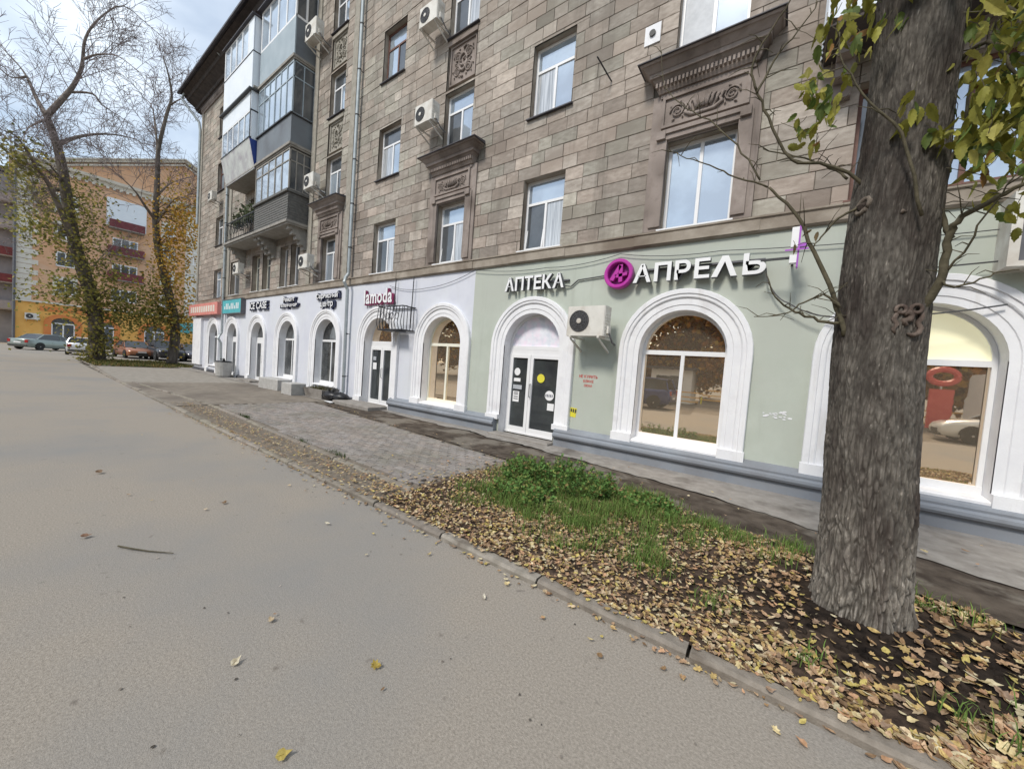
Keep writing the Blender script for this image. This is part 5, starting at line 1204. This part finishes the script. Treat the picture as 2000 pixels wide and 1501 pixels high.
for P, (ra, rb) in zip(MAPLE, RADS):
    Q = smooth_path(P); b = MB(); b.smooth = True; n = len(Q)
    Q = [q+Vector((R.gauss(0, .005), R.gauss(0, .005), R.gauss(0, .005))) for q in Q]
    b.tube(Q, [ra+(rb-ra)*k/(n-1) for k in range(n)], 7)
    for k in range(2, n-1):      # short side twigs
        if R.random() < .6:
            d = Vector((R.gauss(0, 1), R.gauss(0, .7), R.gauss(.4, .7))).normalized()*R.uniform(.06, .22); b.tube([Q[k], Q[k]+d*.5+Vector((0, 0, .02)), Q[k]+d], [.004, .003, .0015], 4)
    b.obj('branch', M['twig_near'], mt)
# maple leaves
ML = [(0, -.5), (.12, -.42), (.22, -.28), (.20, -.20), (.27, -.12), (.22, -.02), (.25, .08), (.16, .18), (.17, .28), (.07, .42), (0, .58)]
ML = ML+[(-x, y) for x, y in ML[-2:0:-1]]
def maple_leaf(b, M4, curl, fold):
    i = [b.pt(M4 @ Vector((x, y, curl*(x*x+y*y)-fold*abs(x)))) for x, y in ML]; c = b.pt(M4 @ Vector((0, -.28, .03)))
    for k in range(len(ML)): b.face((i[k], i[(k+1) % len(ML)], c))
mprot = []
for k in range(6):
    b = MB(); maple_leaf(b, Matrix(), R.uniform(-.5, .3), R.uniform(.05, .4)); mprot.append(b.mesh('leaf', M['leaf']))
clusters = [((.86, 3.35, 3.95), (.10, .25, .28), 70), ((1.05, 3.4, 3.6), (.15, .25, .30), 170), ((1.0, 3.3, 3.15), (.16, .2, .22), 100), ((.82, 3.45, 3.35), (.05, .2, .22), 30), ((1.1, 3.3, 2.92), (.12, .2, .08), 26), ((1.2, 3.3, 4.1), (.2, .3, .4), 90),
            ((.20, 3.35, 4.0), (.11, .15, .18), 46), ((.07, 3.3, 3.62), (.06, .1, .10), 16), ((.02, 3.28, 3.42), (.05, .08, .06), 9), ((.30, 3.2, 4.35), (.2, .2, .2), 30), ((.47, 3.27, 3.32), (.02, .02, .05), 5)]
lv = []
for c, s3, n in clusters:
    for k in range(n//2):
        p = Vector((R.gauss(c[0], s3[0]), R.gauss(c[1], s3[1]), R.gauss(c[2], s3[2])))
        for q in range(4): lv.append((p+Vector((R.gauss(0, .035), R.gauss(0, .035), R.gauss(-.02, .045))), 1))
for c in ((-.02, 3.34, 2.60), (.04, 3.36, 2.72), (.1, 3.36, 2.68)): lv.append((Vector(c), .5))
for k, (c, s_) in enumerate(lv):
    o = link('leaf', R.choice(mprot), mt) if k < 300 or s_ < 1 else None
    g = R.uniform(.6, 1.25); q = R.random()
    col = (.33*g, .32*g, .06*g) if q < .58 else ((.15*g, .21*g, .05*g) if q < .82 else ((.44*g, .40*g, .10*g) if q < .97 else (.30*g, .16*g, .05*g)))
    if s_ < 1: col = (.20, .15, .08)
    rot = Matrix.Rotation(R.uniform(0, 6.28), 4, 'Z') @ Matrix.Rotation(R.gauss(-1.15, .5), 4, 'X') @ Matrix.Rotation(R.gauss(0, .8), 4, 'Y')
    L_ = R.uniform(.06, .135)*s_ if s_ == 1 else .07
    if o is None:
        if k == 300: mj = MB()
        mj.tone = col; maple_leaf(mj, Matrix.Translation(c) @ rot @ Matrix.Scale(L_, 4), R.uniform(-.5, .3), .2)
    else: o.matrix_basis = Matrix.Translation(c) @ rot @ Matrix.Scale(L_, 4); o.color = col+(1,)
kind(mj.obj('far_leaves', M['leaf'], mt, fixn=False), 'stuff')
b = MB()
for k in range(0, len(lv), 4):
    c = lv[k][0]; p = c+Vector((R.gauss(0, .05), R.gauss(0, .05), R.uniform(.04, .12))); b.tube([c, (c+p)/2+Vector((.01, 0, 0)), p], .0022, 3)
kind(b.obj('leaf_stalks', M['twig_near'], mt), 'stuff')
# ------------------------------------------------------------------ far trees
def grow(b, P, r0, r1, lvl, dens, ln, fol=None):
    Q = smooth_path(P, 4); n = len(Q); tot = sum((Q[i+1]-Q[i]).length for i in range(n-1))
    b.tube(Q, [r0+(r1-r0)*k/(n-1) for k in range(n)], 7 if r0 > .1 else (4 if r0 > .02 else 3), cap=False)
    if lvl == 0: return
    m_ = max(2, int(tot*dens))
    for k in range(m_):
        t = (.18+.82*(k+R.random())/m_)*(n-1); i = min(int(t), n-2); p = Q[i].lerp(Q[i+1], t-i); d = (Q[i+1]-Q[i]).normalized()
        s_ = d.cross(Vector((R.gauss(0, 1), R.gauss(0, 1), R.gauss(0, 1)))).normalized(); dr = (d*R.uniform(.35, .9)+s_*R.uniform(.6, 1)+Vector((0, 0, R.uniform(-.1, .45)))).normalized()
        L_ = ln*R.uniform(.5, 1.15)*(1.1-.5*t/(n-1)); e = s_.cross(d)*R.gauss(0, .2)*L_
        rr = max(.011, (r0+(r1-r0)*t/(n-1))*.55)
        pts = [p, p+dr*L_*.5+e*.6+Vector((0, 0, .05*L_)), p+dr*L_+e+Vector((0, 0, R.uniform(-.1, .16)*L_))]
        grow(b, pts, rr, max(.006, rr*.35), lvl-1, dens*1.7, ln*.5, fol)
SPREAD = 1.25
def leafcloud(b, centres, n, size, cols):
    for k in range(n):
        c, s3, ci = R.choice(centres); p = Vector((R.gauss(c[0], s3[0]*SPREAD), R.gauss(c[1], s3[1]*SPREAD), R.gauss(c[2], s3[2]*SPREAD)))
        d = Vector((R.gauss(0, 1), R.gauss(0, 1), R.gauss(-.5, .7))).normalized()*size*R.uniform(.6, 1.3); e = d.cross(Vector((R.gauss(0, 1), R.gauss(0, 1), R.gauss(0, 1)))).normalized()*size*.45
        q = R.choice(cols[ci]); g = R.uniform(.6, 1.3); b.tone = tuple(v*g for v in q); b.poly([p-d*.5, p+e, p+d*.5, p-e])
GRN = [(.30, .28, .08), (.38, .34, .09), (.22, .22, .07), (.46, .38, .11), (.17, .17, .06)]
YEL = [(.74, .42, .07), (.66, .38, .07), (.76, .52, .12), (.50, .30, .06), (.36, .30, .08)]
def big_tree(label, trunk, rad, limbs, lrad, leaves, nl, seed):
    R.seed(seed); s = empty('bare_topped_tree', trunk[0]); tag(s, label, 'tree', 'tall autumn trees at the far end of the road')
    b = MB(); b.smooth = True; Q = smooth_path(trunk, 5); n = len(Q); b.tube(Q, [(rad*(1-(.62 if seed == 5 else .9)*(k/(n-1)))+.16*rad*math.exp(-k*.9))*(1+.06*noise.noise(Vector((k, seed, 0)))) for k in range(n)], 12); b.obj('trunk', M['bark_far'], s)
    b = MB(); b.smooth = True
    for k, P in enumerate(limbs): b.tube(smooth_path(P, 4), [lrad[k % len(lrad)]*(1-.88*i/(4*(len(P)-1)))**1.5 for i in range(4*(len(P)-1)+1)], 8)
    b.obj('limbs', M['limb_far'], s)
    b = MB()
    for k, P in enumerate(limbs+[trunk[len(trunk)//2:]]): grow(b, P, .05, .02, 3, 2.1, 2.9)
    kind(b.obj('bare_twigs', M['twig'], s, fixn=False), 'stuff')
    b = MB(); leafcloud(b, leaves, nl, .17, (GRN, YEL)); kind(b.obj('crown_leaves', M['leaf_far'], s, fixn=False), 'stuff')
    b = MB()
    for c, s3, ci in leaves:
        for k in range(10):
            p = Vector(c)+Vector((R.gauss(0, s3[0]), R.gauss(0, s3[1]), R.gauss(0, s3[2]))); t = min(range(n), key=lambda i: (Q[i]-Vector(c)).length); b.tube([Q[t], (Q[t]+p)/2+Vector((0, 0, .2)), p], [.035, .02, .006], 4)
    b.obj('leafy_shoots', M['bark_far'], s)
tw1 = [((-34.9, 3.0, 2.9), (.5, .9, .8), 0), ((-34.8, 3.6, 4.2), (.5, .8, .8), 0), ((-34.9, 1.9, 4.2), (.6, .7, .5), 0), ((-34.9, 4.3, 3.2), (.5, .5, .6), 0), ((-35, 2.5, 7.3), (.6, .5, 1.1), 0), ((-35, 3.2, 6.0), (.6, .7, .8), 0), ((-35, 2.5, 9.5), (.6, .5, .8), 0), ((-38, .7, 10.0), (.8, .5, .7), 0), ((-33.5, .3, 10.6), (.6, .4, .5), 0), ((-35, 1.0, 7.5), (.6, .5, .5), 0), ((-35.2, 3.3, .9), (.3, .35, .5), 0)]
big_tree('tall grey tree with wide bare crown, nearer the road, behind it a pale hatchback', T1_TRUNK, .37, T1_LIMBS, [.13, .15, .19, .15, .13, .08, .07, .07, .07, .08], tw1, 6200, 5)
tw2 = [((-34.2, 6.3, 2.9), (.5, .7, .7), 0), ((-34.2, 5.5, 3.2), (.5, .5, .5), 0), ((-34.2, 7.2, 3.6), (.5, .6, .9), 1), ((-34.2, 6.6, 5.6), (.5, .6, 1.0), 1), ((-34, 7.0, 8.2), (.7, .55, .8), 1), ((-34, 7.5, 10.0), (.7, .55, .9), 1), ((-34, 6.6, 10.3), (.5, .5, .9), 1), ((-34, 6.3, 7.5), (.4, .4, .8), 1), ((-34.3, 5.7, 4.6), (.5, .5, .6), 0)]
big_tree('tall slim tree with golden leaves halfway up, close to the stone building corner', T2_TRUNK, .28, T2_LIMBS, [.11, .08, .06, .08, .08], tw2, 5200, 9)
R.seed(77)
# ------------------------------------------------------------------ cars
def car(nm, label, x, y, rz, col, kd='hatch', L_=4.1, Wd=1.74, H=1.47, group='parked cars'):
    r = empty(nm, (0, 0, 0)); PINV.pop(r.name); tag(r, label, 'car', group); pm = paint(nm+'_paint', col)
    hw = Wd/2; h2 = L_/2
    S = dict(hatch=[(-1, .42, .80, .80), (-.97, .24, .93, .93), (-.80, .2, .97, .97), (-.3, .19, .95, 1), (.3, .19, .93, 1), (.52, .19, .90, .99), (.85, .2, .76, .94), (.97, .24, .64, .86), (1, .38, .54, .76)],
             sedan=[(-1, .42, .80, .80), (-.97, .24, .92, .9), (-.62, .2, .95, .98), (-.3, .19, .93, 1), (.3, .19, .91, 1), (.5, .19, .88, .99), (.85, .2, .76, .94), (.97, .24, .64, .86), (1, .38, .54, .76)],
             suv=[(-1, .5, .95, .84), (-.97, .3, 1.08, .95), (-.8, .26, 1.1, .98), (-.3, .24, 1.08, 1), (.3, .24, 1.06, 1), (.5, .24, 1.04, .99), (.85, .26, .92, .95), (.97, .3, .8, .88), (1, .45, .68, .78)])[kd]
    b = MB(); b.smooth = True; rings = []
    for t, zb, zt, wf in S:
        X = t*h2; wv = hw*wf; zm = zb+(zt-zb)*.45
        rings.append([(X, -wv*.9, zb), (X, -wv*.99, zb+.1*(zt-zb)), (X, -wv, zm), (X, -wv*.97, zm+.35*(zt-zb)), (X, -wv*.9, zt), (X, 0, zt+.025), (X, wv*.9, zt), (X, wv*.97, zm+.35*(zt-zb)), (X, wv, zm), (X, wv*.99, zb+.1*(zt-zb)), (X, wv*.9, zb)])
    b.loft(rings); b.obj('body', pm, r)
    G = dict(hatch=[(-.93, 0), (-.80, .86), (-.55, .98), (-.1, 1), (.12, .95), (.47, 0)], sedan=[(-.72, 0), (-.42, .9), (-.2, .99), (0, 1), (.16, .94), (.5, 0)], suv=[(-.95, 0), (-.86, .9), (-.6, .99), (-.1, 1), (.14, .95), (.42, 0)])[kd]
    zb0 = S[3][2]-.03; b = MB(); b.smooth = False; rg = []; rf = []
    for t, q in G:
        X = t*h2; z = zb0+(H-zb0)*q; wb = hw*.88; wt = hw*(.88-.17*q)
        rg.append([(X, -wb, zb0), (X, -wt, z-.012*q), (X, 0, z+.012*q), (X, wt, z-.012*q), (X, wb, zb0)]); rf.append((X, wt, z, q))
    b.loft(rg, close=False, cap=False); b.obj('cabin_glass', M['carglass'], r)
    b = MB()
    for (Xa, wa, za, qa), (Xb, wb_, zb_, qb) in zip(rf[1:], rf[2:-1]):
        b.box8([(Xa, -wa-.01, za-.04), (Xb, -wb_-.01, zb_-.04), (Xb, wb_+.01, zb_-.04), (Xa, wa+.01, za-.04), (Xa, -wa*.93, za+.022), (Xb, -wb_*.93, zb_+.022), (Xb, wb_*.93, zb_+.022), (Xa, wa*.93, za+.022)])
    for f in (-1, 1):
        for k0, k1 in ((0, 1), (len(rf)-2, len(rf)-1)):
            a, c = rf[k0], rf[k1]; b.tube([(a[0], f*(a[1]+.004), a[2]), (c[0], f*(c[1]+.004), c[2])], .035, 5)
        b.tube([(rf[2][0]+.75, f*hw*.885, zb0), (rf[2][0]+.7, f*(rf[2][1]+.012), rf[2][2]-.03)], .03, 5)
    b.obj('roof', pm, r)
    wr = .31 if kd != 'suv' else .36
    for fx in (-.62, .64):
        for f in (-1, 1):
            X = fx*h2; b = MB(); b.lathe([(wr*.62, -.09), (wr*.97, -.09), (wr, -.05), (wr, .05), (wr*.97, .09), (wr*.62, .09)], n=20)
            b.v = [(X+p[0], f*(hw-.085)+p[2], wr+p[1]) for p in b.v]; wh = b.obj('wheel', M['tyre'], r)
            b = MB(); b.lathe([(wr*.6, f*.05), (wr*.58, f*.085), (wr*.2, f*.07), (.03, f*.095)], n=15); b.v = [(X+p[0], f*(hw-.085)+p[2], wr+p[1]) for p in b.v]; b.obj('rim', M['rim'], wh)
    for fx in (-.62, .64):
        for f in (-1, 1):
            b = MB(); X = fx*h2; ya, yb = sorted((f*(hw-.12), f*(hw+.006)))
            b.loft([[(X+rr*math.cos(math.pi*k/10), yy, wr+rr*math.sin(math.pi*k/10)) for k in range(11)] for yy in (ya, yb) for rr in (wr+.055,)])
            b.obj('wheel_arch', M['tyre'], r)
    for f in (-1, 1):
        b = MB(); zz = S[-2][2]; b.box8([(h2*.93, f*hw*.48, zz-.15), (h2*1.0-.02, f*hw*.48, zz-.14), (h2*.97-.05, f*hw*.80, zz-.13), (h2*.86, f*hw*.86, zz-.13), (h2*.9, f*hw*.48, zz-.02), (h2*.985-.01, f*hw*.48, zz-.03), (h2*.94-.03, f*hw*.80, zz), (h2*.84, f*hw*.86, zz+.02)]); b.obj('headlight', M['lamp'], r)
        b = MB(); zz = S[1][2]; ya, yb = sorted((f*hw*.62, f*hw*.86)); b.box(-h2-.012, -h2*.93, ya, yb, zz-.30, zz-.06); b.obj('tail_light', M['lamp_red'], r)
        b = MB(); X = h2*.36; ya, yb = sorted((f*(hw-.05), f*(hw+.16))); b.box8([(X, ya, zb0+.02), (X+.1, ya, zb0+.02), (X+.08, yb, zb0+.04), (X, yb, zb0+.04), (X, ya, zb0+.14), (X+.08, ya, zb0+.13), (X+.06, yb, zb0+.15), (X, yb, zb0+.16)]); b.obj('mirror', pm, r)
    b = MB(); b.box(h2*.965, h2+.012, -hw*.42, hw*.42, .32, .48); b.obj('grille', M['acdark'], r)
    for X in (h2+.006, -h2-.018):
        b = MB(); b.box(X, X+.014, -.26, .26, .50 if X > 0 else .56, .61 if X > 0 else .67); b.obj('number_plate', M['white'], r)
    b = MB(); b.box(-h2-.03, -h2*.94, -hw*.82, hw*.82, .30, .42); b.obj('bumper', M['acdark'], r); b = MB(); b.box(h2*.95, h2+.02, -hw*.8, hw*.8, .22, .30); b.obj('bumper', M['acdark'], r)
    r.location = (x, y, 0); r.rotation_euler = (0, 0, rz); return r
PI = math.pi
car('parked_car', 'white hatchback parked rear towards viewer left of the big tree trunk', -46.2, 3.55, PI-.12, (.72, .73, .74), 'hatch', 3.9, 1.72, 1.4)
car('parked_car', 'orange brown car parked between the two tall tree trunks', -44.2, 6.15, .10, (.33, .13, .06), 'sedan', 4.3, 1.76, 1.42)
car('parked_car', 'grey green sedan parked side on before the yellow ground floor', -53.5, 2.0, PI/2+.75, (.26, .31, .29), 'sedan', 4.5, 1.72, 1.4)
car('parked_car', 'dark sport utility car half hidden behind the slim tree trunk', -42.5, 7.75, .06, (.03, .03, .035), 'suv', 4.3, 1.8, 1.65)
car('parked_car', 'dark grey car at edge of the white shop corner', -43.2, 9.7, .05, (.10, .10, .12), 'hatch', 4.1, 1.75, 1.48)
car('passing_car', 'dark blue car mirrored in the pharmacy window left pane', -7.1, -7.3, PI, (.02, .035, .14), 'suv', 4.5, 1.82, 1.7, 'cars on the street behind')
car('passing_car', 'white sedan mirrored in the window right of the maple trunk', 7.3, -7.2, PI, (.75, .75, .74), 'sedan', 4.5, 1.76, 1.43, 'cars on the street behind')
# bus, red post, fence and autumn trees across the street (seen mirrored in the shop glass)
s = empty('white_bus', (11.8, -11.2, 0)); tag(s, 'white bus mirrored in the window right of the maple trunk above white sedan', 'bus')
b = MB(); b.loft([[(x, y, z) for y, z in ((-12.4, .4), (-10.0, .4), (-9.98, 1.4), (-10.05, 2.6), (-10.25, 2.8), (-12.15, 2.8), (-12.4, 2.6))] for x in (7.2, 17)]); b.obj('body', M['white'], s)
b = MB()
for k in range(6): b.box(7.7+1.5*k, 9.0+1.5*k, -10.03, -9.96, 1.5, 2.35)
b.obj('windows', M['carglass'], s)
for X in (8.8, 15):
    b = MB(); b.lathe([(.3, -.12), (.46, -.12), (.46, .12), (.3, .12), (.05, .1)], n=18); b.v = [(X+p[0], -10.1+p[2], .46+p[1]) for p in b.v]; b.obj('wheel', M['tyre'], s)
s = empty('red_sign_post', (5.6, -9.2, 0)); tag(s, 'red street sign stand mirrored in the window right of the maple trunk', 'sign')
b = MB(); b.box(5.25, 5.95, -9.3, -9.15, .3, 2.0); b.obj('panel', M['red'], s)
b = MB(); b.lathe([(.04, 0), (.04, 2.3)], (5.6, -9.35), 8); b.obj('post', M['rim'], s)
b = MB(); b.tube([(5.6+.42*math.cos(a), -9.2, 2.55+.3*math.sin(a)) for a in [k*PI/10 for k in range(21)]], .12, 6); b.obj('topper', M['red'], s)
s = empty('street_fence', (-4, -13.6, 0)); tag(s, 'pale yellow low street fence mirrored in the pharmacy windows', 'fence')
for k in range(20):
    b = MB(); x = -24+2*k; b.box(x, x+.08, -13.65, -13.57, -.02, 1.0); b.obj('post', M['yellow'], s)
b = MB()
for z in (.25, .55, .88): b.box(-24, 14.2, -13.63, -13.59, z, z+.07)
b.obj('rails', M['ochre'], s)
s = empty('white_kiosk', (-6.5, -16.4, 0)); tag(s, 'small white kiosk mirrored in the left pane of the pharmacy window', 'kiosk')
b = MB(); b.box(-8.6, -5.6, -17.5, -15.5, 0, 2.5); b.obj('walls', M['white'], s)
b = MB(); b.box(-8.9, -5.3, -17.8, -15.1, 2.503, 2.7); b.obj('roof', M['roofmetal'], s)
b = MB(); b.box(-8.2, -6.2, -15.49, -15.46, 1.0, 2.0); b.obj('hatch', M['carglass'], s)
ORA = [(.55, .26, .05), (.62, .34, .06), (.45, .19, .04), (.58, .40, .09), (.34, .18, .05)]
s = empty('autumn_tree', (0, 0, 0)); PINV.pop(s.name)
b = MB(); b.tube([(0, 0, -.05), (.05, .05, 2.2), (-.1, .1, 5), (.1, 0, 8.2)], [.26, .2, .13, .04], 8)
for k in range(9): a = k*2.4; z = 2.4+.6*k; b.tube([(0, 0, z), (1.3*math.cos(a), 1.3*math.sin(a), z+.8), (2.3*math.cos(a), 2.3*math.sin(a), z+1.7)], [.08, .05, .015], 5)
b.obj('trunk', M['bark_far'], s)
b = MB(); cl = [((R.gauss(0, 1.5), R.gauss(0, 1.5), R.uniform(2.0, 8.5)), (.6, .6, .5), 0) for k in range(34)]; leafcloud(b, cl, 13000, .42, (ORA,)); b.obj('crown', M['leaf_far'], s, fixn=False)
for k, (x, y, lab) in enumerate([(-52, -18, 'the last of the row'), (-45, -20, 'next to the last of the row'), (-38, -18, 'third from the end of the row'), (-32, -20.5, 'fourth from the end of the row'), (-26, -19, 'fifth from the end of the row'), (-19.5, -21, 'sixth from the end of the row'), (-13, -18.5, 'left of the white kiosk'), (-7.5, -21.5, 'behind the white kiosk'), (-2.2, -18.5, 'right of the white kiosk'), (2.8, -20.5, 'between the white kiosk and the bus'), (8, -18, 'behind the front of the bus'), (13.5, -20, 'behind the rear of the bus')]):
    if k: 
        t = s.copy(); C.objects.link(t)
        for c in s.children: q = c.copy(); C.objects.link(q); q.parent = t
    else: t = s
    t.location = (x, y, 0); t.rotation_euler = (0, 0, k*1.3); sc_ = R.uniform(.95, 1.25); t.scale = (sc_,)*3; tag(t, 'orange autumn tree across the street, '+lab, 'tree', 'autumn trees across the street')
# ------------------------------------------------------------------ orange building at the end of the street
G = Fac((-70, 0, 0), (0, 1, 0))
O = empty('brick_building', (-70, 8, 0)); tag(O, 'orange brick apartment building with yellow ground floor and pale quoined corner', 'building')
gy0, gy1 = .35, 24
b = MB(); fbox(b, gy0, gy1, 5.15, 20.3, -12, 0, G)
b.obj('brick_wall', M['brick_far'], O)
b = MB(); fbox(b, gy0-.05, gy1, -.05, 4.95, -12, .08, G); b.obj('ground_floor', M['ochre'], O)
b = MB(); fbox(b, gy0-.2, gy1, 4.95, 5.15, -12, .28, G); b.obj('string_course', M['quoin'], O)
b = MB(); fbox(b, gy0-.052, gy1, -.06, .5, -12, .14, G); b.obj('base', M['worn'], O)
for k in range(26):
    b = MB(); wq = 1.5 if k % 2 else 1.05; fbox(b, gy0-.06, gy0+wq, 5.17+k*.575, 5.17+k*.575+.53, -1, .09, G); b.obj('quoin', M['quoin'], O)
b = MB(); fprof(b, gy0-.6, gy1, [(-12, 20.3), (.15, 20.3), (.25, 20.6), (.6, 20.75), (.7, 21.05), (-12, 21.1)], G)
for k in range(40): fbox(b, gy0+.2+k*.58, gy0+.45+k*.58, 20.05, 20.3, -.02, .35, G)
b.obj('cornice', M['quoin'], O)
gp = [(2.4, 21.1), (14.3, 26.7), (23.5, 22.0), (23.5, 21.1)]
b = MB(); b.loft([[G(y, z, o) for y, z in gp] for o in (-.2, -11)]); b.obj('gable', M['brick_far'], O)
b = MB()
for (ya, za), (yb, zb) in ((gp[0], gp[1]), (gp[1], gp[2])):
    for d0, d1, oo in ((-.05, .22, .35), (-.45, -.25, .12), (.221, .36, .6)): b.box8([G(ya, za+d0, oo), G(yb, zb+d0, oo), G(yb, zb+d0, -11), G(ya, za+d0, -11), G(ya, za+d1, oo), G(yb, zb+d1, oo), G(yb, zb+d1, -11), G(ya, za+d1, -11)])
b.obj('gable_cornice', M['quoin'], O)
def gwin(y0, y1, z0, z1, m='glass_dark', lay='two', surround=True, nm='pvc'):
    wv = window(O, y0, y1, z0, z1, dep=-.06, fm=nm, gm=m, lay=lay, sill=None, F=G, fw=.12)
    if surround:
        b = MB(); fbox(b, y0-.2, y0, z0-.15, z1+.3, -.02, .1, G); fbox(b, y1, y1+.2, z0-.15, z1+.3, -.02, .1, G); fbox(b, y0, y1, z1, z1+.3, -.02, .1, G); fbox(b, y0-.3, y1+.3, z0-.3, z0-.151, -.02, .22, G); b.obj('surround', M['quoin'], wv)
for z in (6.3, 9.5, 12.75, 15.95):
    gwin(3.1, 4.6, z, z+1.7, surround=z != 9.5)
    gwin(7.6, 9.9, z-.05, z+1.5, lay='three', surround=False)
    gwin(12.3, 13.4, z, z+1.6); gwin(14.9, 16.3, z+.1, z+1.9, 'glass_pale', lay='T', surround=False); gwin(18.5, 19.8, z, z+1.6)
b = MB(); b.tube([G(3.85+.95*math.cos(a), 11.2+.75*math.sin(a), .04) for a in [k*PI/12 for k in range(13)]], .14, 6); b.obj('arch_band', M['brick_far'], O)
b = MB(); fbox(b, 14.7, 16.6, 5.2, 19.8, -.02, .05, G); b.obj('pale_bay', M['quoin'], O)
for z in (8.95, 12.15, 15.4):
    b = MB(); fbox(b, 7.2, 10.4, z-.1, z, 0, 1.0, G); p = b.obj('balcony', M['slab'], O)
    b = MB(); fbox(b, 7.2, 10.4, z+.002, z+.95, .93, 1.0, G); fbox(b, 7.2, 7.27, z+.002, z+.95, 0, .928, G); fbox(b, 10.33, 10.4, z+.002, z+.95, 0, .928, G); b.obj('parapet', M['maroon'], p)
b = MB(); fbox(b, 7.0, 10.5, 15.5, 18.9, .005, .9, G); b.obj('white_loggia', M['balc_white'], O)
for y0, y1 in ((2.85, 4.65), (10.7, 12.7), (6.2, 7.9)):
    c, r = (y0+y1)/2, (y1-y0)/2
    b = MB(); rings = []
    for k in range(15):
        a = PI*k/14
        rings.append([G(c-rr*math.cos(a), 2.75+rr*.75*math.sin(a), oo) for rr, oo in ((r, .04), (r, .2), (r+.55, .2), (r+.55, .04))])
    rings = [[G(c-rr, .5, oo) for rr, oo in ((r, .04), (r, .2), (r+.55, .2), (r+.55, .04))]]+rings+[[G(c+rr, .5, oo) for rr, oo in ((r, .04), (r, .2), (r+.55, .2), (r+.55, .04))]]
    b.loft(rings); b.obj('arch_surround', M['orange'], O)
    b = MB(); pts = [(c-r, .5)]+[(c-r*math.cos(PI*k/14), 2.75+r*.75*math.sin(PI*k/14)) for k in range(15)]+[(c+r, .5)]; b.face([b.pt(G(*p, .10)) for p in pts]); g_ = b.obj('shop_glass', M['glass_dark'], O, fixn=False)
    b = MB()
    for q in ((c-r, c+r, 2.66, 2.8), (c-.06, c+.06, .5, 2.66), (c-r, c-r+.1, .5, 2.66), (c+r-.1, c+r, .5, 2.66)): fbox(b, *q, .105, .18, G)
    b.obj('frame', M['pvc'], g_)
b = MB(); fbox(b, 2.0, 7.6, 4.1, 4.6, .08, .16, G); b.obj('fascia', M['orange'], O)
b = MB(); b.tube([G(gy0-.15, z, .2) for z in (0, 5, 10, 20)], .12, 6); b.obj('downpipe', M['sidegrey'], O)
put_ac(-69.9+.0, 1.45, 2.95, 'conditioner unit on the yellow ground floor of the brick building', 1.25, rz=PI/2)
s = empty('teal_awning', (-66, 15, 3)); tag(s, 'teal sign board beyond the white shop corner', 'sign'); b = MB(); fbox(b, 13.4, 18, 2.9, 4.3, .1, .6, Fac((-66, 0, 0), (0, 1, 0))); b.obj('board', M['teal'], s)
b = MB(); b.box(-66, -65.9, 13.5, 13.6, 0, 2.9); b.box(-66, -65.9, 17.8, 17.9, 0, 2.9); b.obj('post', M['darkmetal'], s)
# grey building farther left
s = empty('grey_building', (-80, -6, 0)); tag(s, 'grey rendered building with maroon balconies at the left edge of the picture', 'building'); H2 = Fac((-80, 0, 0), (0, 1, 0))
b = MB(); fbox(b, -16, .2, -.05, 21, -9, 0, H2); b.obj('wall', M['greywall'], s)
b = MB(); fbox(b, -16.5, .4, 21.001, 21.6, -9.4, .6, H2); b.obj('roof_slab', M['roofmetal'], s)
for k in range(5):
    z = 4.2+k*3.3
    b = MB(); fbox(b, -3.2, .1, z-.15, z, .003, 1.3, H2); p = b.obj('balcony', M['slab'], s)
    b = MB(); fbox(b, -3.2, .1, z+.002, z+1, 1.2, 1.3, H2); fbox(b, .02, .1, z+.002, z+1, .003, 1.198, H2); b.obj('parapet', M['maroon'] if k in (1, 2) else M['greywall'], p)
    window(s, -2.8, -1.2, z+.1, z+2.1, dep=-.06, gm='glass_dark', lay='two', sill=None, F=H2, fw=.1); window(s, -6.5, -5, z+.9, z+2.4, dep=-.06, gm='glass_dark', lay='two', sill=None, F=H2, fw=.1)
